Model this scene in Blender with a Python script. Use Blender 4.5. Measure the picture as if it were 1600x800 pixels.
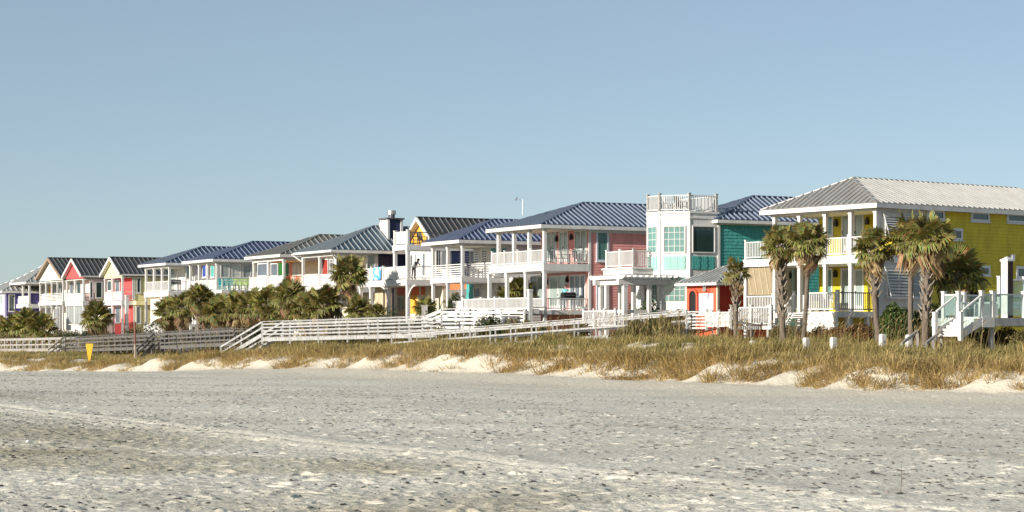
import bpy, math, random
import numpy as np
from mathutils import Vector, Matrix
R = math.radians
for o in list(bpy.data.objects): bpy.data.objects.remove(o)
S = bpy.context.scene
COL = S.collection
# ------------------------------------------------------------------ camera
F, HX, HY, E = 3300.0, 800.0, 525.0, 4.5     # focal length in photo pixels, horizon row, eye height (m)
cam = bpy.data.cameras.new('camera'); cam_o = bpy.data.objects.new('camera', cam); COL.objects.link(cam_o)
cam_o.location = (0, 0, E); cam_o.rotation_euler = (R(90), 0, 0)
cam.sensor_width = 36; cam.lens = F/1600*36; cam.shift_y = (HY-400)/1600; cam.clip_end = 20000; cam.clip_start = 0.5
S.camera = cam_o
# ------------------------------------------------------------------ sun and sky
SUN_AZ = (-0.773, -0.634); SUN_EL = 16.5
world = bpy.data.worlds.new('World'); S.world = world; world.use_nodes = True
nt = world.node_tree; nt.nodes.clear()
sky = nt.nodes.new('ShaderNodeTexSky'); sky.sky_type = 'NISHITA'; sky.sun_disc = False
sky.sun_elevation = R(SUN_EL); sky.sun_rotation = math.atan2(SUN_AZ[0], SUN_AZ[1])
sky.altitude = 0; sky.air_density = 0.6; sky.dust_density = 0.5; sky.ozone_density = 1.0
bg = nt.nodes.new('ShaderNodeBackground'); bg.inputs['Strength'].default_value = 0.099
hz = nt.nodes.new('ShaderNodeMix'); hz.data_type = 'RGBA'; hz.inputs[0].default_value = .5; hz.inputs['B'].default_value = (2.1, 2.52, 2.52, 1)   # even thin high haze over the whole sky
wo = nt.nodes.new('ShaderNodeOutputWorld')
nt.links.new(sky.outputs[0], hz.inputs['A']); nt.links.new(hz.outputs['Result'], bg.inputs[0]); nt.links.new(bg.outputs[0], wo.inputs[0])
sl = bpy.data.lights.new('sun', 'SUN'); sl.energy = 4.6; sl.angle = R(0.5); sl.color = (1.0, 0.925, 0.82)
so = bpy.data.objects.new('sun', sl); COL.objects.link(so)
sd = Vector((SUN_AZ[0]*math.cos(R(SUN_EL)), SUN_AZ[1]*math.cos(R(SUN_EL)), math.sin(R(SUN_EL))))
so.rotation_euler = sd.to_track_quat('Z', 'Y').to_euler(); so.location = (-40, -20, 60)
S.view_settings.view_transform = 'Standard'; S.view_settings.look = 'None'
S.view_settings.exposure = 0.7; S.view_settings.gamma = 1; S.view_settings.use_curve_mapping = False
S.render.engine = 'CYCLES'; S.render.resolution_x = 1024; S.render.resolution_y = 512

# ------------------------------------------------------------------ frame of the row of houses
TH = math.atan(1840/F)
VX, VY = math.cos(TH), math.sin(TH)          # landward
UX, UY = -math.sin(TH), math.cos(TH)         # along the row, away from the camera
KS = 0.01253
Y0 = F/(KS*(1372+1040)); X0 = (1372-HX)/F*Y0
def to_qp(X, Y): return VX*(X-X0)+VY*(Y-Y0), UX*(X-X0)+UY*(Y-Y0)
def to_xy(q, p): return X0+VX*q+UX*p, Y0+VY*q+UY*p
C0 = VX*X0+VY*Y0
def at(px, q, py=None):
    m = (px-HX)/F; Y = (q+C0)/(VX*m+VY); X = m*Y
    return Vector((X, Y, E+(HY-py)/F*Y)) if py is not None else Vector((X, Y, ground(X, Y)))
def pofx(px, q): a = at(px, q, HY); return to_qp(a.x, a.y)[1]

# ------------------------------------------------------------------ numpy noise and terrain
def hsh(ix, iy, s):
    n = (ix.astype(np.int64)*374761393 + iy.astype(np.int64)*668265263 + s*144269504) & 0xffffffff
    n = ((n ^ (n >> 13))*1274126177) & 0xffffffff
    n = ((n ^ (n >> 15))*2246822519) & 0xffffffff
    return ((n ^ (n >> 16)) & 0xffff)/65535.0
def vn(x, y, s=0):
    ix = np.floor(x); iy = np.floor(y); fx = x-ix; fy = y-iy
    fx = fx*fx*(3-2*fx); fy = fy*fy*(3-2*fy)
    a = hsh(ix, iy, s); b = hsh(ix+1, iy, s); c = hsh(ix, iy+1, s); d = hsh(ix+1, iy+1, s)
    return ((a*(1-fx)+b*fx)*(1-fy)+(c*(1-fx)+d*fx)*fy)*2-1
def fbm(x, y, s=0, o=4):
    t = 0; a = 1; w = 0
    for i in range(o):
        t = t+a*vn(x*2**i, y*2**i, s+i); w += a; a *= .5
    return t/w
def sstep(a, b, x):
    t = np.clip((x-a)/(b-a), 0, 1); return t*t*(3-2*t)
PK = [-70, -22, 3, 26, 46, 68, 100, 150]
ZF = [-2.1, -2.12, -2.0, -2.05, -2.5, -3.1, -3.6, -3.8]
ZT = [-.95, -1.02, -.62, -.75, -1.2, -1.95, -2.1, -2.0]
def foot_q(p): return -21.2+2.3*vn(p/6.0, p*0+.5, 3)+1.3*vn(p/2.4, p*0+.5, 4)+.5*vn(p/.9, p*0, 6)
def big_height(q, p):
    zf = np.interp(p, PK, ZF); zt = np.interp(p, PK, ZT)
    w = sstep(-62, -22, q)
    z = (1-w)*-1.65+w*zf
    z = z+sstep(-60, -200, q)*-1.5
    t = (q-foot_q(p))/5.2
    gap = np.exp(-((p-76-(q+18)*.5)/4.2)**2)*sstep(-4, -12, q)
    r = (.16*sstep(-1.0, .1, t)+.52*sstep(0, .45, t)+.32*sstep(.2, 1.15, t))*(1-.72*gap)
    z = z+(zt-zf)*r
    z = z+r*(1-gap)*(.55*fbm(q/3.4, p/3.4, 11, 3)+.18*fbm(q/1.1, p/1.1, 15, 2))
    z = z+.45*np.exp(-((q+12)/3.2)**2-((p-1)/4.5)**2)
    b = sstep(-11, -1.5, q)
    z = z*(1-b)+b*(-.3+.1*fbm(q/5, p/5, 21, 2))
    return z+E
def ground(X, Y):
    q, p = to_qp(np.array([float(X)]), np.array([float(Y)]))
    return float(big_height(q, p)[0])
def pits(X, Y, cell, rx, ry, dep, rim, seed, dens):
    h = np.zeros_like(X); ci = np.floor(X/cell); cj = np.floor(Y/cell)
    for di in (-1, 0, 1):
        for dj in (-1, 0, 1):
            i = ci+di; j = cj+dj
            cx = (i+hsh(i, j, seed))*cell; cy = (j+hsh(i, j, seed+1))*cell
            an = hsh(i, j, seed+2)*6.283; sc = .7+.7*hsh(i, j, seed+3)
            on = hsh(i, j, seed+4) < dens
            dx = X-cx; dy = Y-cy
            a = (dx*np.cos(an)+dy*np.sin(an))/(rx*sc); b = (-dx*np.sin(an)+dy*np.cos(an))/(ry*sc)
            d = np.sqrt(a*a+b*b)
            h += on*sc*(-dep*np.exp(-(d**4))+rim*np.exp(-((d-1.45)**2)*5)*(.6+.8*hsh(i, j, seed+5)))
    return h
def fine_height(X, Y, q, p):
    line = -57+1.1*vn(p/14, p*0, 51)+.35*vn(p/3, p*0, 52)
    fg = sstep(.7, -.7, q-line)
    beach = sstep(0.5, -2.0, q-foot_q(p))
    rough = .014*np.abs(fbm(X/.42, Y/.42, 61, 3))+.03*fbm(X/4.5, Y/4.5, 65, 2)+.014*fbm(X/.16, Y/.16, 68, 2)
    h = fg*(rough+pits(X, Y, .6, .12, .075, .04, .006, 70, .6)+pits(X+9, Y+4, .36, .07, .04, -.018, .0, 76, .6))
    dens = .25+.6*np.clip(.5+.9*fbm(X/6, Y/6, 80, 3), 0, 1)
    h2 = pits(X, Y, .8, .14, .09, .028, .010, 90, dens)+pits(X+3, Y+7, .5, .10, .06, -.020, .0, 96, dens*.6)
    h = h+(1-fg)*beach*(h2+.008*fbm(X/.5, Y/.5, 99, 3)+.05*fbm(X/5, Y/9, 101, 2))
    h = h+.045*np.exp(-((q-line)/.28)**2)+.03*np.exp(-((q-line-.9)/.3)**2)-.03*np.exp(-((q-line-.45)/.15)**2)
    h = h+(1-beach)*.05*fbm(X/.5, Y/.5, 103, 3)*sstep(0, -8, q)
    return h

# ------------------------------------------------------------------ materials
MATS = {}
def mat(name, col, rough=.6, metal=0.0, var=.08, scale=6.0, bump=0.0, bscale=40.0, spec=.5, attr=None, trans=0.0):
    if name in MATS: return MATS[name]
    m = bpy.data.materials.new(name); m.use_nodes = True; n = m.node_tree.nodes; l = m.node_tree.links
    b = n['Principled BSDF']; b.inputs['Roughness'].default_value = rough; b.inputs['Metallic'].default_value = metal
    b.inputs['Specular IOR Level'].default_value = spec
    tc = n.new('ShaderNodeTexCoord')
    nz = n.new('ShaderNodeTexNoise'); nz.inputs['Scale'].default_value = scale; nz.inputs['Detail'].default_value = 5
    mp = n.new('ShaderNodeMapping'); mp.inputs['Scale'].default_value = (1, 1, .3); l.new(tc.outputs['Object'], mp.inputs['Vector']); l.new(mp.outputs[0], nz.inputs['Vector'])
    mx = n.new('ShaderNodeMix'); mx.data_type = 'RGBA'; mx.blend_type = 'MULTIPLY'; mx.inputs[0].default_value = 1
    cr = n.new('ShaderNodeValToRGB'); cr.color_ramp.elements[0].position = .3; cr.color_ramp.elements[1].position = .7
    cr.color_ramp.elements[0].color = (1-2*var, 1-2.1*var, 1-2.3*var, 1); cr.color_ramp.elements[1].color = (1, 1, 1, 1)
    l.new(nz.outputs[0], cr.inputs[0]); l.new(cr.outputs[0], mx.inputs['B'])
    if attr:
        at_ = n.new('ShaderNodeAttribute'); at_.attribute_name = attr; l.new(at_.outputs['Color'], mx.inputs['A'])
    else: mx.inputs['A'].default_value = (*col, 1)
    l.new(mx.outputs['Result'], b.inputs['Base Color'])
    if bump:
        bn = n.new('ShaderNodeBump'); bn.inputs['Strength'].default_value = bump; bn.inputs['Distance'].default_value = .02
        n2 = n.new('ShaderNodeTexNoise'); n2.inputs['Scale'].default_value = bscale; n2.inputs['Detail'].default_value = 6
        l.new(tc.outputs['Object'], n2.inputs['Vector']); l.new(n2.outputs[0], bn.inputs['Height']); l.new(bn.outputs[0], b.inputs['Normal'])
    if trans:
        tr = n.new('ShaderNodeBsdfTranslucent'); ms = n.new('ShaderNodeMixShader'); ms.inputs[0].default_value = trans
        l.new(mx.outputs['Result'], tr.inputs['Color']); l.new(b.outputs[0], ms.inputs[1]); l.new(tr.outputs[0], ms.inputs[2])
        l.new(ms.outputs[0], n['Material Output'].inputs['Surface'])
    MATS[name] = m; return m
def glass(name, col, rough=.06):
    m = mat(name, col, rough, 0, .15, 1.2, spec=.9); return m
WHITE = mat('white_paint', (.66, .655, .64), .55, var=0.1, scale=2.5)
WHITE2 = mat('weathered_white_paint', (.40, .405, .41), .65, var=.18, scale=5, bump=.3)
GREYW = mat('grey_weathered_wood', (.40, .385, .37), .8, var=.22, scale=7, bump=.5)
DARKW = mat('dark_weathered_wood', (.14, .135, .13), .8, var=.25, scale=7, bump=.5)
CREAM = mat('cream_paint', (.72, .66, .52), .6, var=.05)
TRIM = mat('blue_white_trim', (.62, .65, .70), .55, var=.05)
YEL = mat('yellow_siding', (.63, .51, .018), .6, var=0.13, scale=3)
PINK = mat('pink_siding', (.80, .35, .32), .6, var=0.13, scale=3)
TEAL = mat('teal_shingle', (.075, .38, .35), .6, var=.14, scale=9)
TEALP = mat('teal_panel', (.30, .58, .49), .6, var=.07, scale=9)
NAVY = mat('navy_siding', (.022, .035, .095), .55, var=0.15, scale=3)
ORANGE = mat('orange_stucco', (.72, .105, .045), .7, var=0.12, scale=4)
REDO = mat('red_orange_siding', (.60, .060, .022), .6, var=0.12, scale=4)
RED = mat('coral_red_paint', (.72, .085, .085), .6, var=.05)
DRED = mat('dark_red_paint', (.30, .03, .022), .6, var=.05)
LYEL = mat('pale_yellow_paint', (.76, .68, .36), .6, var=.05)
OYEL = mat('orange_yellow_paint', (.80, .42, .05), .6, var=.05)
PURP = mat('purple_siding', (.10, .075, .36), .6, var=.07)
LAV = mat('lavender_paint', (.50, .48, .66), .6, var=.05)
PALEG = mat('pale_green_grey_paint', (.60, .63, .57), .6, var=.05)
LPINK = mat('light_pink_paint', (.72, .55, .53), .6, var=.05)
TAN = mat('tan_board', (.46, .38, .26), .7, var=.07)
TANS = mat('tan_screen', (.31, .25, .155), .8, var=.12, scale=9)
BROWN = mat('dark_brown_wood', (.045, .016, .012), .6, var=.15)
RBROWN = mat('red_brown_post', (.20, .07, .05), .7, var=.15)
GREEN = mat('green_paint', (.012, .13, .012), .5, var=.05)
LIME = mat('lime_paint', (.38, .62, .08), .5, var=.05)
AQUA = mat('aqua_paint', (.03, .42, .40), .5, var=.05)
BLUEP = mat('royal_blue_paint', (.025, .06, .30), .5, var=.05)
ORP = mat('orange_paint', (.78, .17, .06), .5, var=.05)
BLACK = mat('black_metal', (.012, .012, .013), .45, var=.1)
IRON = mat('dark_grey_iron', (.09, .09, .10), .5, var=.1)
STEEL = mat('galvanised_steel', (.55, .55, .54), .35, .8, var=.1)
CURT = mat('white_curtain', (.62, .64, .58), .8, var=.1, scale=5)
G_DARK = glass('dark_glass', (.018, .05, .055))
G_TEAL = glass('teal_glass', (.13, .27, .25))
G_PALE = glass('pale_curtained_glass', (.34, .42, .40), .12)
G_GREY = glass('grey_blue_glass', (.14, .17, .21), .1)
G_SHADE = glass('shaded_screen', (.34, .37, .37), .4)
def roofm(name, col, rough=.42, metal=0.0): return mat(name, col, rough, metal, var=.09, scale=1.3, bump=.12, bscale=3, spec=.6)
RF_PALE = roofm('pale_grey_metal_roof', (.40, .40, .385), .45, .5)
RF_NAVY = roofm('navy_metal_roof', (.055, .085, .17), .42, .55)
RF_BLUE = roofm('blue_metal_roof', (.06, .085, .185), .42, .55)
RF_STEELB = roofm('steel_blue_metal_roof', (.10, .16, .21), .42, .55)
RF_GREY = roofm('grey_metal_roof', (.22, .22, .20), .45, .5)
RF_CHAR = roofm('charcoal_metal_roof', (.085, .087, .09), .45, .5)
RF_SILV = roofm('silver_metal_roof', (.48, .49, .48), .42, .5)
SEAM_GLINT = {}  # roof ribs get a paler colour, the sun glint painted into it
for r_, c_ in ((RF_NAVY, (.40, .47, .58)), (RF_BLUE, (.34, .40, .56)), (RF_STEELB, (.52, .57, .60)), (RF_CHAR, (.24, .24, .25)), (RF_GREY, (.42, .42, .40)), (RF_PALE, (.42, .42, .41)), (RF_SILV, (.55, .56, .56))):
    SEAM_GLINT[r_.name] = roofm('seam_glint_'+r_.name, tuple(v*.72 for v in c_) if r_ not in (RF_PALE, RF_SILV) else c_, .42, .3)
def clear_glass():
    m = bpy.data.materials.new('clear_railing_glass'); m.use_nodes = True; n = m.node_tree.nodes; l = m.node_tree.links
    b = n['Principled BSDF']; b.inputs['Base Color'].default_value = (.75, .88, .84, 1); b.inputs['Roughness'].default_value = .08
    t = n.new('ShaderNodeBsdfTransparent'); t.inputs[0].default_value = (.86, .93, .91, 1)
    ms = n.new('ShaderNodeMixShader'); ms.inputs[0].default_value = .16
    l.new(t.outputs[0], ms.inputs[1]); l.new(b.outputs[0], ms.inputs[2]); l.new(ms.outputs[0], n['Material Output'].inputs['Surface'])
    return m
G_CLEAR = clear_glass()

# ------------------------------------------------------------------ mesh helpers
BOXF = [(0, 3, 2, 1), (4, 5, 6, 7), (0, 1, 5, 4), (1, 2, 6, 5), (2, 3, 7, 6), (3, 0, 4, 7)]
class MB:
    def __init__(s): s.v = []; s.f = []
    def add(s, vs, fs):
        k = len(s.v); s.v += [tuple(a) for a in vs]; s.f += [tuple(i+k for i in f) for f in fs]; return s
    def box(s, x0, x1, y0, y1, z0, z1):
        if x0 > x1: x0, x1 = x1, x0
        if y0 > y1: y0, y1 = y1, y0
        if z0 > z1: z0, z1 = z1, z0
        return s.add([(x0, y0, z0), (x1, y0, z0), (x1, y1, z0), (x0, y1, z0), (x0, y0, z1), (x1, y0, z1), (x1, y1, z1), (x0, y1, z1)], BOXF)
    def beam(s, a, b, w, h, up=(0, 0, 1)):
        a = Vector(a); b = Vector(b); d = (b-a).normalized(); up = Vector(up)
        if abs(d.dot(up)) > .98: up = Vector((1, 0, 0))
        sx = d.cross(up).normalized()*(w/2); sz = sx.cross(d).normalized()*(h/2)
        return s.add([a-sx-sz, a+sx-sz, a+sx+sz, a-sx+sz, b-sx-sz, b+sx-sz, b+sx+sz, b-sx+sz], BOXF)
    def tube(s, pts, rad, n=8, cap=True):
        pts = [Vector(p) for p in pts]; k = len(s.v); N = len(pts)
        for i, p in enumerate(pts):
            d = (pts[min(i+1, N-1)]-pts[max(i-1, 0)]).normalized()
            a = d.cross(Vector((0, 1, 0)) if abs(d.y) < .9 else Vector((1, 0, 0))).normalized(); b = d.cross(a)
            r = rad[i] if hasattr(rad, '__len__') else rad
            for j in range(n):
                t = 2*math.pi*j/n; s.v.append(tuple(p+a*(r*math.cos(t))+b*(r*math.sin(t))))
        for i in range(N-1):
            for j in range(n):
                s.f.append((k+i*n+j, k+i*n+(j+1) % n, k+(i+1)*n+(j+1) % n, k+(i+1)*n+j))
        if cap: s.f.append(tuple(k+j for j in range(n))); s.f.append(tuple(k+(N-1)*n+n-1-j for j in range(n)))
        return s
    def prism(s, poly, ext):
        n = len(poly); e = Vector(ext); P = [Vector(p) for p in poly]
        return s.add(P+[p+e for p in P], [tuple(range(n))[::-1], tuple(range(n, 2*n))]+[(i, (i+1) % n, n+(i+1) % n, n+i) for i in range(n)])
    def build(s, name, m, parent=None, smooth=False, kind=None):
        me = bpy.data.meshes.new(name); me.from_pydata(s.v, [], s.f); me.update()
        import bmesh
        bm = bmesh.new(); bm.from_mesh(me); bmesh.ops.recalc_face_normals(bm, faces=bm.faces); bm.to_mesh(me); bm.free()
        return link(name, me, m, parent, smooth, kind)
def link(name, me, m, parent=None, smooth=False, kind=None):
    if m and not me.materials: me.materials.append(m)
    o = bpy.data.objects.new(name, me); COL.objects.link(o)
    if parent: o.parent = parent
    if smooth: me.polygons.foreach_set('use_smooth', [True]*len(me.polygons))
    if kind: o['kind'] = kind
    return o
def tag(o, label, cat, group=None):
    o['label'] = label; o['category'] = cat
    if group: o['group'] = group
    return o
def thing(name, label, cat, loc=(0, 0, 0), rz=0, group=None):
    o = bpy.data.objects.new(name, None); COL.objects.link(o); o.empty_display_size = .3
    o.location = loc; o.rotation_euler = (0, 0, rz)
    return tag(o, label, cat, group)
def copy_tree(o, parent=None):
    c = o.copy(); COL.objects.link(c); c.parent = parent
    for ch in list(o.children): copy_tree(ch, c)
    return c
def np_mesh(name, V, Fq, m, parent=None, smooth=False, kind=None, col=None, attr=None):
    """V (n,3); Fq (k,3|4) of indices"""
    me = bpy.data.meshes.new(name); n = len(V); k, w = Fq.shape
    me.vertices.add(n); me.vertices.foreach_set('co', np.ascontiguousarray(V, dtype=np.float32).ravel())
    me.loops.add(k*w); me.loops.foreach_set('vertex_index', np.ascontiguousarray(Fq, dtype=np.int32).ravel())
    me.polygons.add(k); me.polygons.foreach_set('loop_start', np.arange(0, k*w, w, dtype=np.int32))
    if col is not None:
        a = me.attributes.new('Col', 'FLOAT_COLOR', 'POINT')
        c4 = np.ones((n, 4), dtype=np.float32); c4[:, :3] = col; a.data.foreach_set('color', c4.ravel())
    if attr is not None:
        for nm, arr in attr.items():
            a = me.attributes.new(nm, 'FLOAT', 'POINT'); a.data.foreach_set('value', arr.astype(np.float32))
    me.update(); me.validate()
    return link(name, me, m, parent, smooth, kind)
# ------------------------------------------------------------------ the sand, one sheet to the horizon
def sand_material():
    m = bpy.data.materials.new('beach_sand'); m.use_nodes = True; n = m.node_tree.nodes; l = m.node_tree.links
    b = n['Principled BSDF']; b.inputs['Roughness'].default_value = .95; b.inputs['Specular IOR Level'].default_value = .15
    tc = n.new('ShaderNodeTexCoord')
    def noise(scale, det=6):
        z = n.new('ShaderNodeTexNoise'); z.inputs['Scale'].default_value = scale; z.inputs['Detail'].default_value = det
        l.new(tc.outputs['Object'], z.inputs['Vector']); return z
    n1 = noise(.25); cr = n.new('ShaderNodeValToRGB')
    cr.color_ramp.elements[0].position = .35; cr.color_ramp.elements[0].color = (.58, .55, .475, 1)
    cr.color_ramp.elements[1].position = .68; cr.color_ramp.elements[1].color = (.72, .685, .59, 1)
    l.new(n1.outputs[0], cr.inputs[0])
    n3 = noise(14, 8); cr3 = n.new('ShaderNodeValToRGB')
    cr3.color_ramp.elements[0].position = .32; cr3.color_ramp.elements[0].color = (.68, .66, .63, 1)
    cr3.color_ramp.elements[1].position = .55; cr3.color_ramp.elements[1].color = (1, 1, 1, 1)
    l.new(n3.outputs[0], cr3.inputs[0])
    mx = n.new('ShaderNodeMix'); mx.data_type = 'RGBA'; mx.blend_type = 'MULTIPLY'; mx.inputs[0].default_value = .8
    l.new(cr.outputs[0], mx.inputs['A']); l.new(cr3.outputs[0], mx.inputs['B'])
    def tint(attr, col, prev):
        a = n.new('ShaderNodeAttribute'); a.attribute_name = attr
        k = n.new('ShaderNodeMix'); k.data_type = 'RGBA'; k.inputs['B'].default_value = (*col, 1)
        l.new(a.outputs['Fac'], k.inputs[0]); l.new(prev, k.inputs['A']); return k.outputs['Result']
    c = tint('damp', (.34, .305, .22), mx.outputs['Result'])
    c = tint('cream', (.59, .54, .44), c)
    c = tint('soil', (.20, .165, .11), c)
    l.new(c, b.inputs['Base Color'])
    bn = n.new('ShaderNodeBump'); bn.inputs['Strength'].default_value = .75; bn.inputs['Distance'].default_value = .05
    nb = noise(9.0, 7); l.new(nb.outputs[0], bn.inputs['Height'])
    b2 = n.new('ShaderNodeBump'); b2.inputs['Strength'].default_value = .5; b2.inputs['Distance'].default_value = .02
    n5 = noise(30, 6); l.new(n5.outputs[0], b2.inputs['Height']); l.new(b2.outputs[0], bn.inputs['Normal'])
    l.new(bn.outputs[0], b.inputs['Normal'])
    return m
SAND = sand_material()
NR, NC = 1080, 520
rows = np.concatenate([[-3000, -800, -200, -40, 0, 6, 10], 15*np.exp(np.linspace(0, math.log(112/15), NR)), 112.3*np.exp(np.linspace(0, math.log(240/112.3), 210)), [260, 300, 400, 700, 1500, 4000, 9000]])
cols = np.concatenate([[-60, -10, -2.5, -1, -.6, -.45, -.36, -.31], np.linspace(-.272, .272, NC), [.31, .36, .45, .6, 1, 2.5, 10, 60]])
GM, GY = np.meshgrid(cols, rows)
GX = GM*(np.abs(GY)*.94+6)
gq, gp = to_qp(GX, GY)
inner = (np.abs(GM) <= .28) & (GY > 10) & (GY < 250)
GZ = big_height(gq, gp)+np.where(inner, fine_height(GX, GY, gq, gp), 0)
nr, nc = GX.shape
idx = np.arange(nr*nc).reshape(nr, nc)
quads = np.stack([idx[:-1, :-1], idx[:-1, 1:], idx[1:, 1:], idx[1:, :-1]], -1).reshape(-1, 4)
fq = gq-foot_q(gp)
damp = np.clip(.75*np.exp(-((gq+52.5+1.2*vn(gp/9, gp*0, 7))/1.1)**2)*sstep(-38, -25, gp)*sstep(.0, .35, fbm(GX/2.2, GY/2.2, 31, 3)+.25)*1.0
               + .75*sstep(-.35, .45, fbm(GX/3, GY/3, 33, 4))*sstep(-56, -58.5, gq)
               + .28*sstep(.05, .5, fbm(GX/9, GY/3, 36, 4)), 0, 1)
cream = sstep(-13, -1, fq+2.5*fbm(GX/4, GY/4, 37, 3))*sstep(-6, -11, gq)*.9
soil = sstep(-11, -7, gq)*sstep(-.3, .3, fbm(GX/2, GY/2, 39, 3)+.15)
np_mesh('sand_ground', np.stack([GX, GY, GZ], -1).reshape(-1, 3), quads, SAND, smooth=True, kind='structure',
        attr={'damp': damp.ravel(), 'cream': cream.ravel(), 'soil': soil.ravel()})
# ------------------------------------------------------------------ house kit; local x landward, y along the row away from the camera
class House:
    def __init__(s, name, label, px, q0=0.0, th=TH, cat='house', gz=None, group=None):
        o = at(px, q0, HY); s.o = Vector((o.x, o.y)); s.th = th
        s.gz = ground(o.x+2*math.cos(th), o.y+2*math.sin(th))-.1 if gz is None else gz
        s.vx = Vector((math.cos(th), math.sin(th))); s.uy = Vector((-math.sin(th), math.cos(th)))
        s.root = thing(name, label, cat, (o.x, o.y, s.gz), th, group or {'house': 'beach houses in a row behind the dune', 'fence': 'white fences along the dune'}.get(cat))
    def ly(s, px, x=0.0):
        m = (px-HX)/F; b = s.o+s.vx*x; return -(b.x-m*b.y)/(s.uy.x-m*s.uy.y)
    def lx(s, px, y=0.0):
        m = (px-HX)/F; b = s.o+s.uy*y; return -(b.x-m*b.y)/(s.vx.x-m*s.vx.y)
    def z(s, py, x=0.0, y=0.0):
        Y = s.o.y+s.vx.y*x+s.uy.y*y; return E+(HY-py)/F*Y-s.gz
    def world(s, x, y, z=0.0):
        a = s.o+s.vx*x+s.uy*y; return Vector((a.x, a.y, s.gz+z))
    def box(s, name, x0, x1, y0, y1, z0, z1, m, parent=None):
        return MB().box(x0, x1, y0, y1, z0, z1).build(name, m, parent or s.root)
    def column(s, x, y, z0, z1, w=.2, m=None, cap=True):
        b = MB().box(x-w/2, x+w/2, y-w/2, y+w/2, z0, z1)
        if cap: b.box(x-w/2-.03, x+w/2+.03, y-w/2-.03, y+w/2+.03, z1-.12, z1-.02); b.box(x-w/2-.03, x+w/2+.03, y-w/2-.03, y+w/2+.03, z0+.01, z0+.14)
        return b.build('column', m or WHITE, s.root)
    def wall(s, x0, x1, y0, y1, z0, z1, m, side=True, front=True, bh=.18, name='wall', fside=False):
        w = s.box(name, x0, x1, y0, y1, z0, z1, m)
        if side: s.siding(w, 'y', y0, x0, x1, z0, z1, m, bh)
        if front: s.siding(w, 'x', x0, y0, y1, z0, z1, m, bh)
        return w
    def siding(s, par, face, d, a0, a1, z0, z1, m, bh=.18):
        b = MB(); n = max(1, round((z1-z0)/bh)); hh = (z1-z0)/n
        for i in range(n):
            za, zb = z0+i*hh, z0+(i+1)*hh
            pr = [(-.032, za+.004), (-.006, zb), (.002, zb), (.002, za+.004)]
            if face == 'y': b.add([(a0, d+t, z) for t, z in pr]+[(a1, d+t, z) for t, z in pr], [(0, 1, 2, 3), (7, 6, 5, 4), (0, 4, 5, 1), (3, 7, 4, 0), (1, 5, 6, 2)])
            else: b.add([(d+t, a0, z) for t, z in pr]+[(d+t, a1, z) for t, z in pr], [(0, 1, 2, 3), (7, 6, 5, 4), (0, 4, 5, 1), (3, 7, 4, 0), (1, 5, 6, 2)])
        return b.build('siding', m, par, kind='stuff')
    def fbox(s, b, face, d, a0, a1, z0, z1, t0, t1):
        # box on a face: t measured outward
        if face == 'y': b.box(a0, a1, d-t1, d-t0, z0, z1)
        else: b.box(d-t1, d-t0, a0, a1, z0, z1)
        return b
    def window(s, face, d, a0, a1, z0, z1, pane=None, tw=.10, mx=0, mz=0, trim=None, name='window', parent=None, sill=True):
        if a0 > a1: a0, a1 = a1, a0
        if z0 > z1: z0, z1 = z1, z0
        trim = trim or WHITE; b = MB(); B = lambda *k: s.fbox(b, face, d, *k)
        B(a0, a1, z1-tw, z1, .0, .085); B(a0, a1, z0, z0+tw, .0, .085); B(a0, a0+tw, z0+tw, z1-tw, .0, .08); B(a1-tw, a1, z0+tw, z1-tw, .0, .08)
        f = b.build(name, trim, parent or s.root)
        s.fbox(MB(), face, d, a0+tw, a1-tw, z0+tw, z1-tw, .0, .042).build('pane', pane or G_DARK, f)
        if mx or mz:
            b2 = MB()
            for i in range(1, mx+1): c = a0+tw+(a1-a0-2*tw)*i/(mx+1); s.fbox(b2, face, d, c-.02, c+.02, z0+tw, z1-tw, .04, .062)
            for i in range(1, mz+1): c = z0+tw+(z1-z0-2*tw)*i/(mz+1); s.fbox(b2, face, d, a0+tw, a1-tw, c-.02, c+.02, .04, .065)
            b2.build('muntin', trim, f)
        if sill and name == 'window': s.fbox(MB(), face, d, a0-.05, a1+.05, z0-.05, z0-.002, .0, .13).build('sill', trim, f)
        return f
    def door(s, face, d, a0, a1, z0, z1, pane=None, leafs=1, trim=None):
        if a0 > a1: a0, a1 = a1, a0
        f = s.window(face, d, a0, a1, z0, z1, pane or G_DARK, .11, trim=trim, name='door')
        b = MB()
        for i in range(1, leafs):
            c = a0+(a1-a0)*i/leafs; s.fbox(b, face, d, c-.07, c+.07, z0+.11, z1-.11, .0, .07)
        s.fbox(b, face, d, a0+.11, a1-.11, z0+.112, z0+.3, .0, .065)
        b.build('door_leaf', trim or WHITE, f)
        c = a0+(a1-a0)*(.5 if leafs > 1 else .85)
        s.fbox(MB(), face, d, c-.02, c+.02, z0+.95, z0+1.1, .065, .11).build('handle', IRON, f)
        return f
    def lantern(s, face, d, a, z):
        b = MB(); s.fbox(b, face, d, a-.09, a+.09, z-.16, z+.14, .08, .24); s.fbox(b, face, d, a-.06, a+.06, z+.14, z+.26, .1, .2)
        s.fbox(b, face, d, a-.03, a+.03, z-.05, z+.05, .0, .08)
        return b.build('wall_lantern', BLACK, s.root)
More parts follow.
